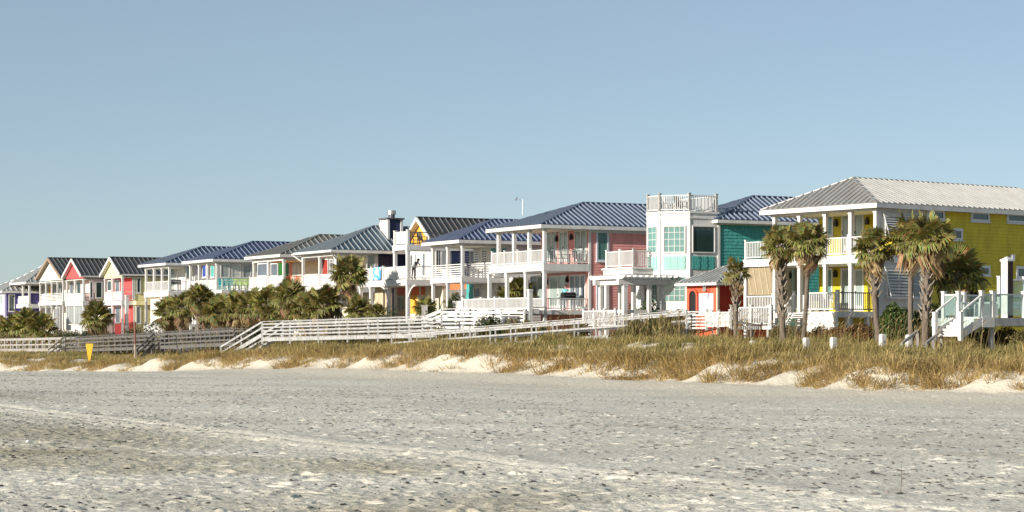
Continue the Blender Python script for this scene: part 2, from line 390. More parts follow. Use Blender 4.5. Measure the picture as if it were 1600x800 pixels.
    def railing(s, p0, p1, z0, h=1.0, style='picket', m=None, posts=0, parent=None, pitch=.125, z1=None, pw=.1, endposts=True):
        m = m or WHITE; A = Vector((p0[0], p0[1], z0)); B = Vector((p1[0], p1[1], z0 if z1 is None else z1)); U = Vector((0, 0, 1))
        d = B-A; Ln = d.length; par = parent or s.root
        b = MB(); b.beam(A+U*(h-.03), B+U*(h-.03), .09, .06)
        if style != 'bars': b.beam(A+U*.11, B+U*.11, .06, .06)
        r = b.build('railing', m, par)
        k = MB()
        if style == 'picket':
            n = max(2, int(Ln/pitch))
            for i in range(n):
                c = A+d*((i+.5)/n); k.box(c.x-.02, c.x+.02, c.y-.02, c.y+.02, c.z+.14, c.z+h-.06)
        elif style == 'slim':
            n = max(2, int(Ln/.14))
            for i in range(n):
                c = A+d*((i+.5)/n); k.box(c.x-.011, c.x+.011, c.y-.011, c.y+.011, c.z+.14, c.z+h-.06)
        elif style == 'board':
            n = max(2, int(Ln/.15)); dn = d.normalized(); 
            for i in range(n):
                a1 = A+d*((i+.12)/n); a2 = A+d*((i+.88)/n)
                k.beam((a1+a2)/2+U*.14, (a1+a2)/2+U*(h-.06), .022, (a2-a1).length, up=(dn.x, dn.y, 0))
        elif style == 'bars':
            for i in range(5):
                zz = .12+i*(h-.16)/5; MB().beam(A+U*zz, B+U*zz, .05, .085).build('rail_bar', m, r)
        elif style == 'lattice':
            n = max(2, int(Ln/.22))
            for i in range(-4, n):
                for sg in (0, 1):
                    t0, t1 = i/n, (i+4)/n
                    if sg: t0, t1 = t1, t0
                    za, zb = .14, h-.06
                    if t0 < 0: za += (zb-za)*(-t0)/(t1-t0); t0 = 0
                    if t1 < 0: zb -= (zb-za)*(-t1)/(t0-t1); t1 = 0
                    if t0 > 1: za += (zb-za)*(t0-1)/(t0-t1); t0 = 1
                    if t1 > 1: zb -= (zb-za)*(t1-1)/(t1-t0); t1 = 1
                    off = Vector((d.y, -d.x, 0)).normalized()*(.012 if sg else -.012)
                    k.beam(A+d*t0+U*za+off, A+d*t1+U*zb+off, .02, .05)
        if k.v: k.build('baluster', m, r, kind='stuff')
        ts = [i/(posts+1) for i in range(0 if endposts else 1, posts+2 if endposts else posts+1)] if posts >= 0 else []
        for t in ts:
            c = A+d*t; pb = MB().box(c.x-pw/2, c.x+pw/2, c.y-pw/2, c.y+pw/2, c.z+.003, c.z+h+.08)
            pb.box(c.x-pw/2-.02, c.x+pw/2+.02, c.y-pw/2-.02, c.y+pw/2+.02, c.z+h+.081, c.z+h+.12).build('railing_post', m, r)
        return r
    # ---- roofs
    def panels(s, roof, pts, m, sp=.42, rh=.08, rw=.05):
        P = [Vector(p) for p in pts]; e = (P[1]-P[0]).normalized()
        n = Vector((0, 0, 0))
        for i in range(1, len(P)-1): n += (P[i]-P[0]).cross(P[i+1]-P[0])
        n.normalize()
        if n.z < 0: n = -n
        sl_ = n.cross(e)
        if sl_.z < 0: sl_ = -sl_
        uv = [((p-P[0]).dot(e), (p-P[0]).dot(sl_)) for p in P]
        a0 = min(a for a, b in uv); a1 = max(a for a, b in uv); N = max(1, round((a1-a0)/sp)); w = (a1-a0)/N
        def clip(poly, c, sg):
            out = []
            for i in range(len(poly)):
                p, q = poly[i], poly[(i+1) % len(poly)]; fp, fq_ = sg*(p[0]-c), sg*(q[0]-c)
                if fp >= 0: out.append(p)
                if fp*fq_ < 0: t = fp/(fp-fq_); out.append((p[0]+(q[0]-p[0])*t, p[1]+(q[1]-p[1])*t))
            return out
        for k in range(N):
            c0, c1 = a0+k*w, a0+(k+1)*w
            pl = clip(clip(uv, c0+.003, 1), c1-.003, -1)
            if len(pl) < 3: continue
            b = MB(); b.prism([P[0]+e*a+sl_*bb+n*.012 for a, bb in pl], n*.012)
            ed = [bb for a, bb in pl if abs(a-c0) < .01]
            if len(ed) >= 2 and max(ed)-min(ed) > .15:
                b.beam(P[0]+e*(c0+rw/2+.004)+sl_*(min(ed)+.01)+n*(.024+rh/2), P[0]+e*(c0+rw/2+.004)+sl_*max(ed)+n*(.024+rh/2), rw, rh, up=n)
            o_ = b.build('roof_panel', m, roof)
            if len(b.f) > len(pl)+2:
                o_.data.materials.append(SEAM_GLINT[m.name])
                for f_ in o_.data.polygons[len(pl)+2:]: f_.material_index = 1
    def fascia(s, roof, x0, x1, y0, y1, zt, h=.24, m=None, gut=False):
        m = m or WHITE; t = .05
        for nm, bx in (('fascia', (x0-t, x0, y0-t, y1+t)), ('fascia', (x1, x1+t, y0-t, y1+t)), ('fascia', (x0, x1, y0-t, y0)), ('fascia', (x0, x1, y1, y1+t))):
            MB().box(*bx, zt-h, zt-.005).build(nm, m, roof)
    def hip(s, x0, x1, y0, y1, zt, r1, r2, m, m_side=None, sp=.42, fh=.24, soff=None):
        A, B, C, D = (x0, y0, zt), (x0, y1, zt), (x1, y1, zt), (x1, y0, zt)
        b = MB(); z2 = zt-fh+.04
        lo = [(x0, y0, z2), (x0, y1, z2), (x1, y1, z2), (x1, y0, z2)]
        b.add(lo+[A, B, C, D, r1, r2], [(3, 2, 1, 0), (0, 1, 5, 4), (1, 2, 6, 5), (2, 3, 7, 6), (3, 0, 4, 7), (4, 5, 8), (5, 6, 9, 8), (6, 7, 9), (7, 4, 8, 9)])
        roof = b.build('roof', soff or CREAM, s.root)
        s.panels(roof, [B, A, r1], m, sp); s.panels(roof, [A, D, r2, r1], m_side or m, sp); s.panels(roof, [C, B, r1, r2], m, sp); s.panels(roof, [D, C, r2], m, sp)
        up = Vector((0, 0, .05))
        for p, q in ((A, r1), (B, r1), (C, r2), (D, r2), (r1, r2)):
            MB().beam(Vector(p)+up, Vector(q)+up, .16, .05).build('ridge_cap', m, roof)
        s.fascia(roof, x0, x1, y0, y1, zt, fh)
        return roof
    def gable(s, x0, x1, y0, y1, zt, zr, m, wallx, wm, W, trim=None, sp=.42, yr=None):
        """ridge along x; gable end towards the sea with a wall triangle at x = wallx between y = W[0] and W[1]"""
        trim = trim or WHITE; yr = (y0+y1)/2 if yr is None else yr
        a, b_, c = (x0, y0, zt), (x0, y1, zt), (x0, yr, zr); d = x1-x0; th = .16
        bb = MB().prism([a, c, (x0, yr, zr-th), (x0, y0, zt-th)], (d, 0, 0)); bb.prism([(x0, yr, zr-.001), b_, (x0, y1, zt-th), (x0, yr, zr-th-.001)], (d, 0, 0))
        roof = bb.build('roof', trim, s.root)
        s.panels(roof, [a, (x1, y0, zt), (x1, yr, zr), c], m, sp); s.panels(roof, [(x1, y1, zt), b_, c, (x1, yr, zr)], m, sp)
        MB().beam((x0, yr, zr+.05), (x1, yr, zr+.05), .2, .06).build('ridge_cap', m, roof)
        for p, q in ((a, c), (b_, c)):
            MB().beam(Vector(p)+Vector((-.03, 0, -.1)), Vector(q)+Vector((-.03, 0, -.1)), .07, .27).build('rake_board', trim, roof)
        k = (zr-zt)/((y1-y0)/2)
        zl = lambda y: zr-abs(y-yr)*k-th-.02
        tri = [(wallx, W[0], zl(W[0])), (wallx, yr, zl(yr)), (wallx, W[1], zl(W[1]))]
        if min(zl(W[0]), zl(W[1])) > zt-.5:
            zb = zt-.25; tri = [(wallx, W[0], zb)]+tri+[(wallx, W[1], zb)]
        MB().prism(tri, (.15, 0, 0)).build('gable_wall', wm, s.root)
        return roof
    def arch(s, x, y0, y1, zt, m, w=.12):
        """curved braces under a beam"""
        for sg, ya in ((1, y0), (-1, y1)):
            r = abs(y1-y0)*.46; b = MB(); n = 7; pts = [(ya+sg*r*(1-math.cos(t)), zt-r*1.35*(1-math.sin(t))) for t in [i*math.pi/2/n for i in range(n+1)]]
            for (ya_, za), (yb_, zb) in zip(pts[:-1], pts[1:]): b.beam((x, ya_, za), (x, yb_, zb), w, .12, up=(1, 0, 0))
            b.build('arch_brace', m, s.root)
# ------------------------------------------------------------------ houses
def wx(h, D, x0, x1, y0, y1, pane=None, door=False, **k):
    a0, a1 = h.ly(x0, D), h.ly(x1, D); am = (a0+a1)/2
    f = h.door if door else h.window
    if not door: k.pop('leafs', None)
    return f('x', D, a0, a1, h.z(y1, D, am), h.z(y0, D, am), pane, **k)
def wy(h, y, x0, x1, y0, y1, pane=None, door=False, **k):
    a0, a1 = h.lx(x0, y), h.lx(x1, y); am = (a0+a1)/2
    f = h.door if door else h.window
    if not door: k.pop('leafs', None)
    return f('y', y, a0, a1, h.z(y1, am, y), h.z(y0, am, y), pane, **k)
def patch_x(h, D, x0, x1, y0, y1, m, name='wall_panel', t=.03):
    a0, a1 = sorted((h.ly(x0, D), h.ly(x1, D))); am = (a0+a1)/2
    return h.fbox(MB(), 'x', D, a0, a1, h.z(y1, D, am), h.z(y0, D, am), 0, t).build(name, m, h.root)
def patch_y(h, y, x0, x1, y0, y1, m, name='wall_panel', t=.03):
    a0, a1 = h.lx(x0, y), h.lx(x1, y); am = (a0+a1)/2
    return h.fbox(MB(), 'y', y, a0, a1, h.z(y1, am, y), h.z(y0, am, y), 0, t).build(name, m, h.root)
def base(h, cols, D, L, f2, band, beam, eave, wallm, lowcols=None, f1=None, ext=0.0, low=True, frontm=None, cw=.2, bside=True, wname='wall', ceil=None):
    ys = [h.ly(c) for c in cols]+[0.0]; W = ys[0]; zf, zb, zm, ze = h.z(f2), h.z(band), h.z(beam), h.z(eave)
    w = h.wall(D, L, -.1, W+.1, -.3, ze-.2, wallm, front=frontm is None)
    if frontm is not None:
        o = h.box('front_wall', D-.025, D, -.095, W+.095, -.3, ze-.2, frontm); h.siding(o, 'x', D-.025, -.095, W+.095, -.3, ze-.2, frontm)
    h.box('porch_floor', -.18, D-.04, -.17, W+.17+ext, zb, zf, WHITE)
    h.box('floor_trim', -.21, -.18, -.17, W+.17+ext, zf-.07, zf+.012, WHITE)
    for y in ys: h.column(0, y, zf+.002, zm, cw)
    ly_ = [h.ly(c) for c in lowcols]+[0.0] if lowcols else ys
    if low:
        for y in ly_: h.column(0, y, -.3, zb-.002, cw)
    h.box('beam', -.11, .11, -.12, W+.12, zm, ze-.2, WHITE)
    if bside: h.box('beam', .11, D, -.12, .1, zm, ze-.2, WHITE); h.box('beam', .11, D, W-.1, W+.12, zm, ze-.2, WHITE)
    h.box('porch_ceiling', .11, D-.04, .1, W-.1, zm+.06, zm+.1, ceil or CREAM)
    if f1: h.box('lower_floor', -.15, D-.04, -.15, W+.15, h.z(f1)-.28, h.z(f1), WHITE)
    return W, zf, zb, zm, ze, ys
def roof_hip(h, W, L, eave, apex, m, o=.6, ridge_end=None, oL=.6, **k):
    ze = h.z(eave, -o, -o); ym = W/2; xr = h.lx(apex[0], ym); zr = h.z(apex[1], xr, ym)
    x2 = L+oL-(xr+o) if ridge_end is None else h.lx(ridge_end, ym)
    x2 = max(x2, xr+.5)
    return h.hip(-o, L+oL, -o, W+o, ze, (xr, ym, zr), (x2, ym, zr), m, **k)
def copy_floor(W, ly): pass

# ---- yellow house
TY = R(37)
hY = House('yellow_house', 'big bright yellow beach house with pale metal hip roof behind the palms', 1369, 0, TY)
DY = hY.lx(1443, -.1); LY = 19.5
W, zf, zb, zm, ze, ys = base(hY, [1211, 1250, 1290, 1330], DY, LY, 397.5, 410, 328.5, 319, YEL, f1=487, low=True)
# balcony runs on past the roofed porch
yb = hY.ly(1164)
hY.box('balcony_floor', -.18, DY, W+.18, yb, zb, zf-.003, WHITE)
for y in (yb-.1,): hY.column(0, y, -.3, zb, .2)
hY.railing((0, 0), (0, yb-.06), zf, h=.98, posts=4)
zl = hY.z(487)
roof_hip(hY, W, LY, 317, (1333, 278.5), RF_PALE, o=.55, ridge_end=1587, sp=.41)
hY.column(0, 0, -.3, zb-.003, .26)
for (a, b, c, d) in ((1292, 1303, 334, 369), (1316, 1328, 333, 392), (1335, 1351, 333, 392)): wx(hY, DY, a, b, c, d, G_TEAL if a < 1300 else G_PALE, door=a > 1300)
for a in (1309, 1358): hY.lantern('x', DY, hY.ly(a, DY), hY.z(343, DY, 1))
for (a, b, c, d) in ((1292, 1302, 419, 470), (1240, 1258, 418, 486), (1315, 1329, 419, 486), (1336, 1351, 420, 486)): wx(hY, DY, a, b, c, d, G_TEAL if a < 1300 and a > 1260 else G_PALE, door=not 1260 < a < 1300)
for a in (1308, 1237, 1357): hY.lantern('x', DY, hY.ly(a, DY), hY.z(425, DY, 1))
# tan screened bay at the far end of the lower porch
ya, yc = hY.ly(1166), hY.ly(1208)
sc = hY.box('porch_screen', .02, .05, yc+.12, ya-.12, zl+1.0, zb-.02, TANS)
for i in range(4):
    t = yc+.3+(ya-yc-.6)*i/3.3; MB().beam((.0, t, zl+1.0), (.0, t+.35, zb-.05), .03, .05).build('screen_batten', TAN, sc)
hY.box('porch_end_wall', .1, DY, ya-.06, ya, zl, zb-.002, CREAM)
hY.box('porch_platform', -.14, DY, W+.16, ya, zl-.28, zl-.002, WHITE)
hY.railing((0, yc), (0, ya), zl, h=.95, posts=0)
# porch end towards the camera: white wall with propped bahama shutters
for (z0, z1) in ((zl+.002, zb-.002), (zf+.95, zm-.002)):
    hY.box('porch_side_wall', .14, DY-.05, -.06, .06, z0, z1, WHITE)
wy(hY, -.06, 1382, 1440, 336, 372, G_GREY, mx=2, mz=1)
wy(hY, -.06, 1384, 1440, 421, 466, G_GREY, mx=2, mz=1)
for (px0, px1, py0, py1) in ((1378, 1408, 334, 373), (1410, 1440, 334, 373), (1380, 1416, 418, 466)):
    x0, x1 = hY.lx(px0, -.06), hY.lx(px1, -.06); z1, z0 = hY.z(py0, x0), hY.z(py1, x0)
    sh = MB().beam((x0+.04, -.16, z1), (x0+.04, -.62, z0), .06, .04); sh.beam((x1-.04, -.16, z1), (x1-.04, -.62, z0), .06, .04)
    sh.beam((x0, -.15, z1), (x1, -.15, z1), .05, .07); sh.beam((x0, -.63, z0), (x1, -.63, z0), .05, .07)
    so_ = sh.build('bahama_shutter', WHITE, hY.root)
    for i in range(1, 10):
        t = i/10; MB().beam((x0+.08, -.16-.46*t, z1+(z0-z1)*t), (x1-.08, -.16-.46*t, z1+(z0-z1)*t), .015, .06, up=(0, .5, 1)).build('louver', WHITE, so_)
# side windows in the yellow wall
for (a, b, c, d) in ((1447, 1475, 328, 345), (1516, 1545, 331, 347), (1572, 1602, 333.5, 349), (1489, 1503, 357, 376), (1530, 1546, 415, 431), (1587, 1604, 416, 436)):
    wy(hY, -.1, a, b, c, d, G_DARK, trim=TRIM, tw=.14)
x0 = hY.lx(1579, -.1); hY.box('wall_lamp', x0-.12, x0+.12, -.32, -.13, hY.z(406, x0), hY.z(398, x0), TRIM)
hY.box('corner_board', DY-.07, DY+.07, -.16, -.1, -.3, ze-.21, TRIM)
# projecting lower deck with white front rail and dark iron side rail
xd = hY.lx(1302, 0)-0.0
xf = min(-2.4, xd)
hY.box('deck', xf, -.2, -.3, hY.ly(1256, xf), zl-.3, zl-.01, WHITE)
hY.box('deck_skirt', xf+.03, xf+.1, -.25, hY.ly(1258, xf), -.3, zl-.31, WHITE)
hY.railing((xf+.06, -.24), (xf+.06, hY.ly(1260, xf)), zl, h=.98, posts=0, pw=.16)
hY.railing((xf+.14, -.24), (-.12, -.24), zl, h=.98, style='slim', m=IRON, posts=0, pw=.06)
for t in (.3, .75): hY.column(xf*(1-t), -.1, -.3, zl-.31, .22, TRIM, cap=False)
# lower landing, fence and steps in front of the screened bay
xl = -3.0; yl0, yl1 = hY.ly(1205, xl), hY.ly(1141, xl); zq = hY.z(509, xl, (yl0+yl1)/2)
hY.box('landing', xl, -.16, yl0, yl1, zq-.2, zq, WHITE)
hY.railing((xl+.06, yl0+.06), (xl+.06, yl1-.06), zq, h=1.0, posts=1, pw=.14)
hY.railing((xl+.06, yl1-.06), (-.2, yl1-.06), zq, h=1.0, posts=0, pw=.14)
for t in (.1, .5, .9): hY.column(xl+.12, yl0+(yl1-yl0)*t, -.5, zq-.2, .16, GREYW, cap=False)
ysp = hY.ly(1250, -1.5)
st = MB()
for i in range(6):
    t = i/6; yy = yl0+(ysp-yl0)*t; zz = zq+(zl-zq)*(i+1)/7
    st.box(-1.9, -.25, yy, yy+(ysp-yl0)/6-.02, zz-.05, zz)
st.build('steps', WHITE, hY.root)
hY.railing((-1.95, yl0), (-1.95, ysp), zq, h=1.0, z1=zl, style='slim', posts=0, m=WHITE, pw=.12)
hY.railing((xl+.06, yl0), (xl+.06, ysp), zq-.1, h=.95, style='slim', posts=0, m=IRON, pw=.05)
gx = MB().box(-1.0+DY, -.35+DY, 0, 1.1, 0, .95); 
g = gx.build('cabinet', PALEG); g.location = hY.world(0, hY.ly(1272, DY-.7), zl+.004); g.rotation_euler.z = TY
tag(g, 'pale storage cabinet on the lower porch of the yellow house', 'cabinet'); MB().box(-1.04+DY, -.31+DY, -.04, 1.14, .951, 1.0).build('cabinet_lid', TRIM, g)

# ---- teal house with the bay tower
hT = House('teal_house', 'teal shingled house with white bay tower, railed roof deck and navy roof', 1077, 1.0, TH)
s_ = 1.0
a_ = 1.3
# tower plan: front face, diagonal face, side face
xs1 = hT.lx(1121, 0); yd = -hT.lx(1077, 0)
ydg = hT.ly(1030, -a_) ; ydg = max(1.0, ydg); yfr = hT.ly(1011, -a_)
plan = [(xs1, 0), (0, 0), (-a_, ydg), (-a_, yfr), (0, yfr+ydg), (xs1, yfr+ydg)]
def tower(z0, z1, m, grow=0.0, name='tower_wall', parent=None):
    cx = sum(p[0] for p in plan)/6; cy = sum(p[1] for p in plan)/6
    pl = [(x+(x-cx)*grow, y+(y-cy)*grow, z0) for x, y in plan]
    return MB().prism(pl, (0, 0, z1-z0)).build(name, m, parent or hT.root)
zt0, zt1 = -.3, hT.z(333)
tower(zt0, zt1, WHITE)
tower(hT.z(341), hT.z(338), WHITE, .03, 'tower_cornice'); tower(zt1+.002, zt1+.12, WHITE, .045, 'roof_deck_floor')
def face_frame(p, q):
    d = Vector((q[0]-p[0], q[1]-p[1], 0)); L_ = d.length; d.normalize(); n = Vector((-d.y, d.x, 0)); return Vector((p[0], p[1], 0)), d, n, L_
def face_box(fr, t0, t1, z0, z1, d0, d1, name, m, parent):
    o, d, n, L_ = fr; pl = [o+d*(t0*L_)+n*d0, o+d*(t1*L_)+n*d0, o+d*(t1*L_)+n*d1, o+d*(t0*L_)+n*d1]
    return MB().prism([v+Vector((0, 0, z0)) for v in pl], (0, 0, z1-z0)).build(name, m, parent)
faces = [(plan[1], plan[0]), (plan[2], plan[1]), (plan[3], plan[2])]
for i, (p, q) in enumerate(faces):
    fr = face_frame(p, q); 
    c = Vector((0.6, 1.2, 0)); o, d, n, L_ = fr
    if n.dot(o-c) < 0: fr = (o, d, -n, L_)
    zA, zB, zC, zD = hT.z(395), hT.z(352), hT.z(421), hT.z(400)
    t0, t1 = ((.09, .90), (.14, .88), (.14, .86))[i]
    w = face_box(fr, t0, t1, zA, zB, 0, .025, 'window', WHITE, hT.root)
    face_box(fr, t0+.03, t1-.03, zA+.06, zB-.06, .0251, .04, 'pane', G_DARK if i == 0 else G_TEAL, w)
    for (u0, u1, z0, z1) in ((t0, t1, zB-.07, zB), (t0, t1, zA, zA+.07), (t0, t0+.035, zA+.07, zB-.07), (t1-.035, t1, zA+.07, zB-.07)):
        face_box(fr, u0, u1, z0, z1, .0252, .085, 'frame', WHITE, w)
    if i:
        mb = 4 if i == 1 else 2
        for k in range(1, mb): t = t0+(t1-t0)*k/mb; face_box(fr, t-.008, t+.008, zA+.07, zB-.07, .041, .06, 'muntin', WHITE, w)
        for k in range(1, 4): z = zA+(zB-zA)*k/4; face_box(fr, t0+.035, t1-.035, z-.013, z+.013, .041, .058, 'muntin', WHITE, w)
    pn = face_box(fr, t0, t1, zC, zD, 0, .03, 'shingle_panel', TEAL if i == 0 else TEALP, hT.root)
    b = MB(); o, d, n, L_ = fr; nb = 5
    for r_ in range(nb):
        zz = zC+(zD-zC)*r_/nb
        for k in range(9):
            u0 = t0+(t1-t0)*(k+(.3 if r_ % 2 else 0))/9.3; u1 = u0+(t1-t0)/9.3*.93
            pl = [o+d*(u0*L_)+n*.0301, o+d*(u1*L_)+n*.0301, o+d*(u1*L_)+n*(.045+.01*((k*7+r_*3) % 3)), o+d*(u0*L_)+n*(.045+.01*((k*7+r_*3) % 3))]
            b.prism([v+Vector((0, 0, zz+.01)) for v in pl], (0, 0, (zD-zC)/nb-.012))
    b.build('shingle', TEAL if i == 0 else TEALP, pn, kind='stuff')
    zE, zF = hT.z(472), hT.z(432)
    w = face_box(fr, t0, t1, zE, zF, 0, .025, 'window', WHITE, hT.root)
    face_box(fr, t0+.03, t1-.03, zE+.06, zF-.06, .0251, .04, 'pane', G_TEAL, w)
    for k in range(1, 4): t = t0+(t1-t0)*k/4; face_box(fr, t-.008, t+.008, zE+.07, zF-.07, .041, .06, 'muntin', WHITE, w)
    for k in range(1, 4): z = zE+(zF-zE)*k/4; face_box(fr, t0+.035, t1-.035, z-.013, z+.013, .041, .058, 'muntin', WHITE, w)
    face_box(fr, .0, .035, zt0, zt1, .003, .04, 'corner_board', WHITE, hT.root)
# roof-deck rails
zr0 = zt1+.122
pr = [(xs1-.05, .05), (.03, .05), (-a_+.06, ydg+.02), (-a_+.06, yfr-.02), (.03, yfr+ydg-.06), (xs1-.05, yfr+ydg-.06)]
for i in range(5): hT.railing(pr[i], pr[i+1], zr0, h=.98, posts=0, pw=.15, endposts=True, style='picket')
hT.railing(pr[5], pr[0], zr0, h=.98, posts=0, pw=.15)
# shingled main body
Wt = 5.4; Lt = 17
xb = xs1+.02
wl = hT.box('wall', xb, Lt, .02, Wt, -.3, hT.z(346, xb), TEAL)
b = MB(); zz = 2.5; rnd = random.Random(5); top = hT.z(352, xb)
while zz < top-.05:
    x = xb+rnd.random()*.15
    while x < xb+8.5:
        w_ = .16+rnd.random()*.12; hh = min(.21, top-zz)
        th_ = .012+.016*rnd.random()
        b.add([(x, .021, zz), (x+w_-.012, .021, zz), (x+w_-.012, .021, zz+hh), (x, .021, zz+hh), (x, .02-th_-.02, zz), (x+w_-.012, .02-th_-.02, zz), (x+w_-.012, .008, zz+hh), (x, .008, zz+hh)], BOXF)
        x += w_
    zz += .2
b.build('shingle', TEAL, wl, kind='stuff')
hT.box('frieze_board', xb, Lt, -.05, .02, hT.z(351, xb), hT.z(346, xb), WHITE)
hT.box('corner_board', xb-.02, xb+.14, -.07, .0, -.3, hT.z(351.5, xb), WHITE)
zt_ = hT.z(343, xb-.3, -.5); xr = hT.lx(1176, Wt/2)
hT.hip(xb-.35, Lt+.5, -.5, Wt+.5, zt_, (xr, Wt/2, hT.z(307, xr, Wt/2)), (Lt-3.5, Wt/2, hT.z(307, xr, Wt/2)), RF_NAVY, fh=.2)
# side balcony of the teal house
xc = hT.lx(991, 0); yA = hT.ly(990, -2.6); yB = hT.ly(948, -2.6); zv, zw = hT.z(417, -2.6, yA), hT.z(428, -2.6, yA)
hT.box('balcony_floor', -2.75, 1.2, yA-.15, yB+.15, zw, zv, WHITE)
hT.box('balcony_cornice', -2.85, 1.2, yA-.25, yB+.25, zv-.12, zv-.03, WHITE)
hT.railing((-2.6, yA), (-2.6, yB), zv, h=1.0, posts=1, pw=.12); hT.railing((-2.6, yA), (0, yA), zv, h=1.0, posts=0, pw=.12)
for t in (0, .5, 1): hT.column(-2.6, yA+(yB-yA)*t, -.3, zw-.002, .22)
b = hT.box('lower_wall', -.6, .8, yfr+ydg+.1, yB+.1, -.3, zw-.01, WHITE); hT.siding(b, 'x', -.6, yfr+ydg+.1, yB+.1, -.3, zw-.01, WHITE)

# ---- pink house
hP = House('pink_house', 'salmon pink house with navy hip roof and two-storey white porch', 851, 0, TH)
DP = hP.lx(921, -.1); LP = 17
W, zf, zb, zm, ze, ys = base(hP, [779.5, 803.5, 827.5], DP, LP, 411.5, 423, 358, 351.5, PINK, lowcols=[765, 792.5, 822], f1=484.5, ext=.9, cw=.22)
roof_hip(hP, W, LP, 350.5, (912, 317), RF_NAVY, o=.62)
hP.railing((0, 0), (0, W+.95), zf, h=.92, posts=3, pw=.12); hP.railing((.1, 0), (DP-.05, 0), zf, h=.92, posts=-1); hP.railing((.0, W+.95), (DP-.05, W+.95), zf, h=.92, posts=0)
zl = hP.z(484.5)
hP.railing((0, 0), (0, W*1.2), zl, h=.8, posts=2, pw=.14); hP.railing((.1, 0), (DP-.05, 0), zl, h=.8, posts=-1)
hP.box('deck', -2.2, -.16, -.2, W*1.25, zl-.25, zl-.02, WHITE)
p = hP.ly(828, -2.0); hP.column(-2.0, p, -.3, hP.z(452, -2, p), .26)
hP.railing((-2.0, p), (-2.0, W*1.25), zl, h=.8, posts=1, pw=.14)
for (a, b, c, d) in ((854, 871, 361, 410), (874.5, 889, 361, 410), (899, 918, 359, 410)): wx(hP, DP, a, b, c, d, G_PALE, door=True, leafs=2 if a != 877 else 1)
hP.lantern('x', DP, hP.ly(872, DP), hP.z(372, DP, 2)); hP.lantern('x', DP, hP.ly(895, DP), hP.z(370, DP, 1))
for (a, b, c, d, g_) in ((830, 850, 431, 484, G_PALE), (859, 887, 430, 484, G_PALE), (891, 916, 429, 484, G_GREY)): wx(hP, DP, a, b, c, d, g_, door=True, leafs=2 if a < 890 else 3)
hP.lantern('x', DP, hP.ly(857, DP), hP.z(439, DP, 2)); hP.lantern('x', DP, hP.ly(888.5, DP), hP.z(437, DP, 1))
hP.box('corner_board', DP-.08, DP+.1, -.16, -.1, -.3, ze-.21, WHITE)
wy(hP, -.1, 931, 951, 357.5, 409, G_TEAL, tw=.14, trim=TRIM); wy(hP, -.1, 931, 951, 431, 487, G_DARK, tw=.14, trim=TRIM)
hP.box('frieze_board', DP+.1, LP, -.15, -.1, ze-.42, ze-.21, TRIM)
an = hP.lx(849, W/2); za = hP.z(312, an-1.6, W/2)
b = MB().tube([(an-1.6, W/2, hP.z(336, an-1.6, W/2)), (an-1.6, W/2, za)], .035, 6); b.tube([(an-1.6, W/2+.05, za-.05), (an-1.7, W/2+.75, za+.1)], .02, 5); b.tube([(an-1.75, W/2+.7, za), (an-1.6, W/2+.8, za+.2)], .05, 5)
b.build('antenna', STEEL, hP.root)

# ---- white house with blue roof and horizontal porch bars
hB = House('blue_roofed_house', 'white house with blue metal roof and horizontal bar porch railings', 723, 0, TH)
DB = 3.4; LB = 14
W, zf, zb, zm, ze, ys = base(hB, [677, 700], DB, LB, 433, 441, 384, 376, WHITE, frontm=WHITE, lowcols=[677, 700])
roof_hip(hB, W, LB, 374.5, (771, 343), RF_BLUE, o=.6, soff=CREAM)
hB.railing((0, 0), (0, W), zf, h=.95, style='bars', posts=-1); hB.railing((0.1, 0), (DB+1.5, 0), zf, h=.95, style='bars', posts=-1)
hB.box('side_balcony', DB-.04, DB+4.2, -1.3, -.12, zb+.01, zf-.01, WHITE)
for (a, b, c, d, g_) in ((745, 760, 391, 432, G_GREY), (764, 772, 389, 412, G_DARK)): wx(hB, DB, a-10, b-10, c, d, g_, door=a < 750, leafs=2)
for a, b, c in ((741, 746, AQUA), (759, 763, AQUA)): patch_y(hB, -.1, a+26, b+28, 388, 412, TEAL, 'window_shutter')
wy(hB, -.1, 774, 784, 388, 412, G_PALE)
x = hB.lx(735, 0); patch_x(hB, DB-.025, 729, 740, 444, 469, TEAL); wx(hB, DB-.025, 741, 752, 448, 470, G_GREY, leafs=1, door=True); patch_x(hB, DB-.03, 704, 729, 441, 452, ORP)
hB.railing((-.9, -.3), (-.9, -3.6), zb-2.1, h=.75, style='board', posts=1, pw=.14)

# ---- towel house: open white porch, tan lower wall, roof terrace and amber gable
hW = House('terrace_house', 'white house with roof terrace, arched lower porch and amber gable', 637.5, 0, TH)
DW = 4.2; LW = 17; Wf = hW.ly(563); z2, z2b = hW.z(436.5), hW.z(446); z3, z3b = hW.z(382), hW.z(390.5)
hW.box('porch_floor', -.18, DW, -.17, Wf+.17, z2b, z2, WHITE); hW.box('floor_trim', -.21, -.18, -.17, Wf+.17, z2-.08, z2+.01, WHITE)
for c in (564, 580, 607.5): hW.column(0, hW.ly(c), -.3, z2b-.002, .24)
hW.column(0, 0, -.3, z3b-.004, .26); y18 = hW.ly(617.5); hW.column(0, y18, z2+.003, z3b-.002, .24)
hW.arch(0, hW.ly(607.5)-.12, .12, z2b-.01, WHITE)
wl = hW.box('wall', DW, LW, -.05, Wf+.1, -.3, hW.z(376), WHITE); hW.siding(wl, 'y', -.05, DW, LW, -.3, hW.z(376), WHITE)
lw = hW.box('lower_wall', 2.9, DW, -.04, Wf, -.3, z2b-.01, CREAM); yt = hW.ly(609, 1.2); hW.box('lower_wall', 1.2, 1.4, yt, Wf-.1, -.3, z2b-.01, TAN)
for c in (590, 597.5): yy = hW.ly(c, 1.2); hW.box('board_batten', 1.16, 1.2, yy-.04, yy+.04, -.3, z2b-.05, CREAM)
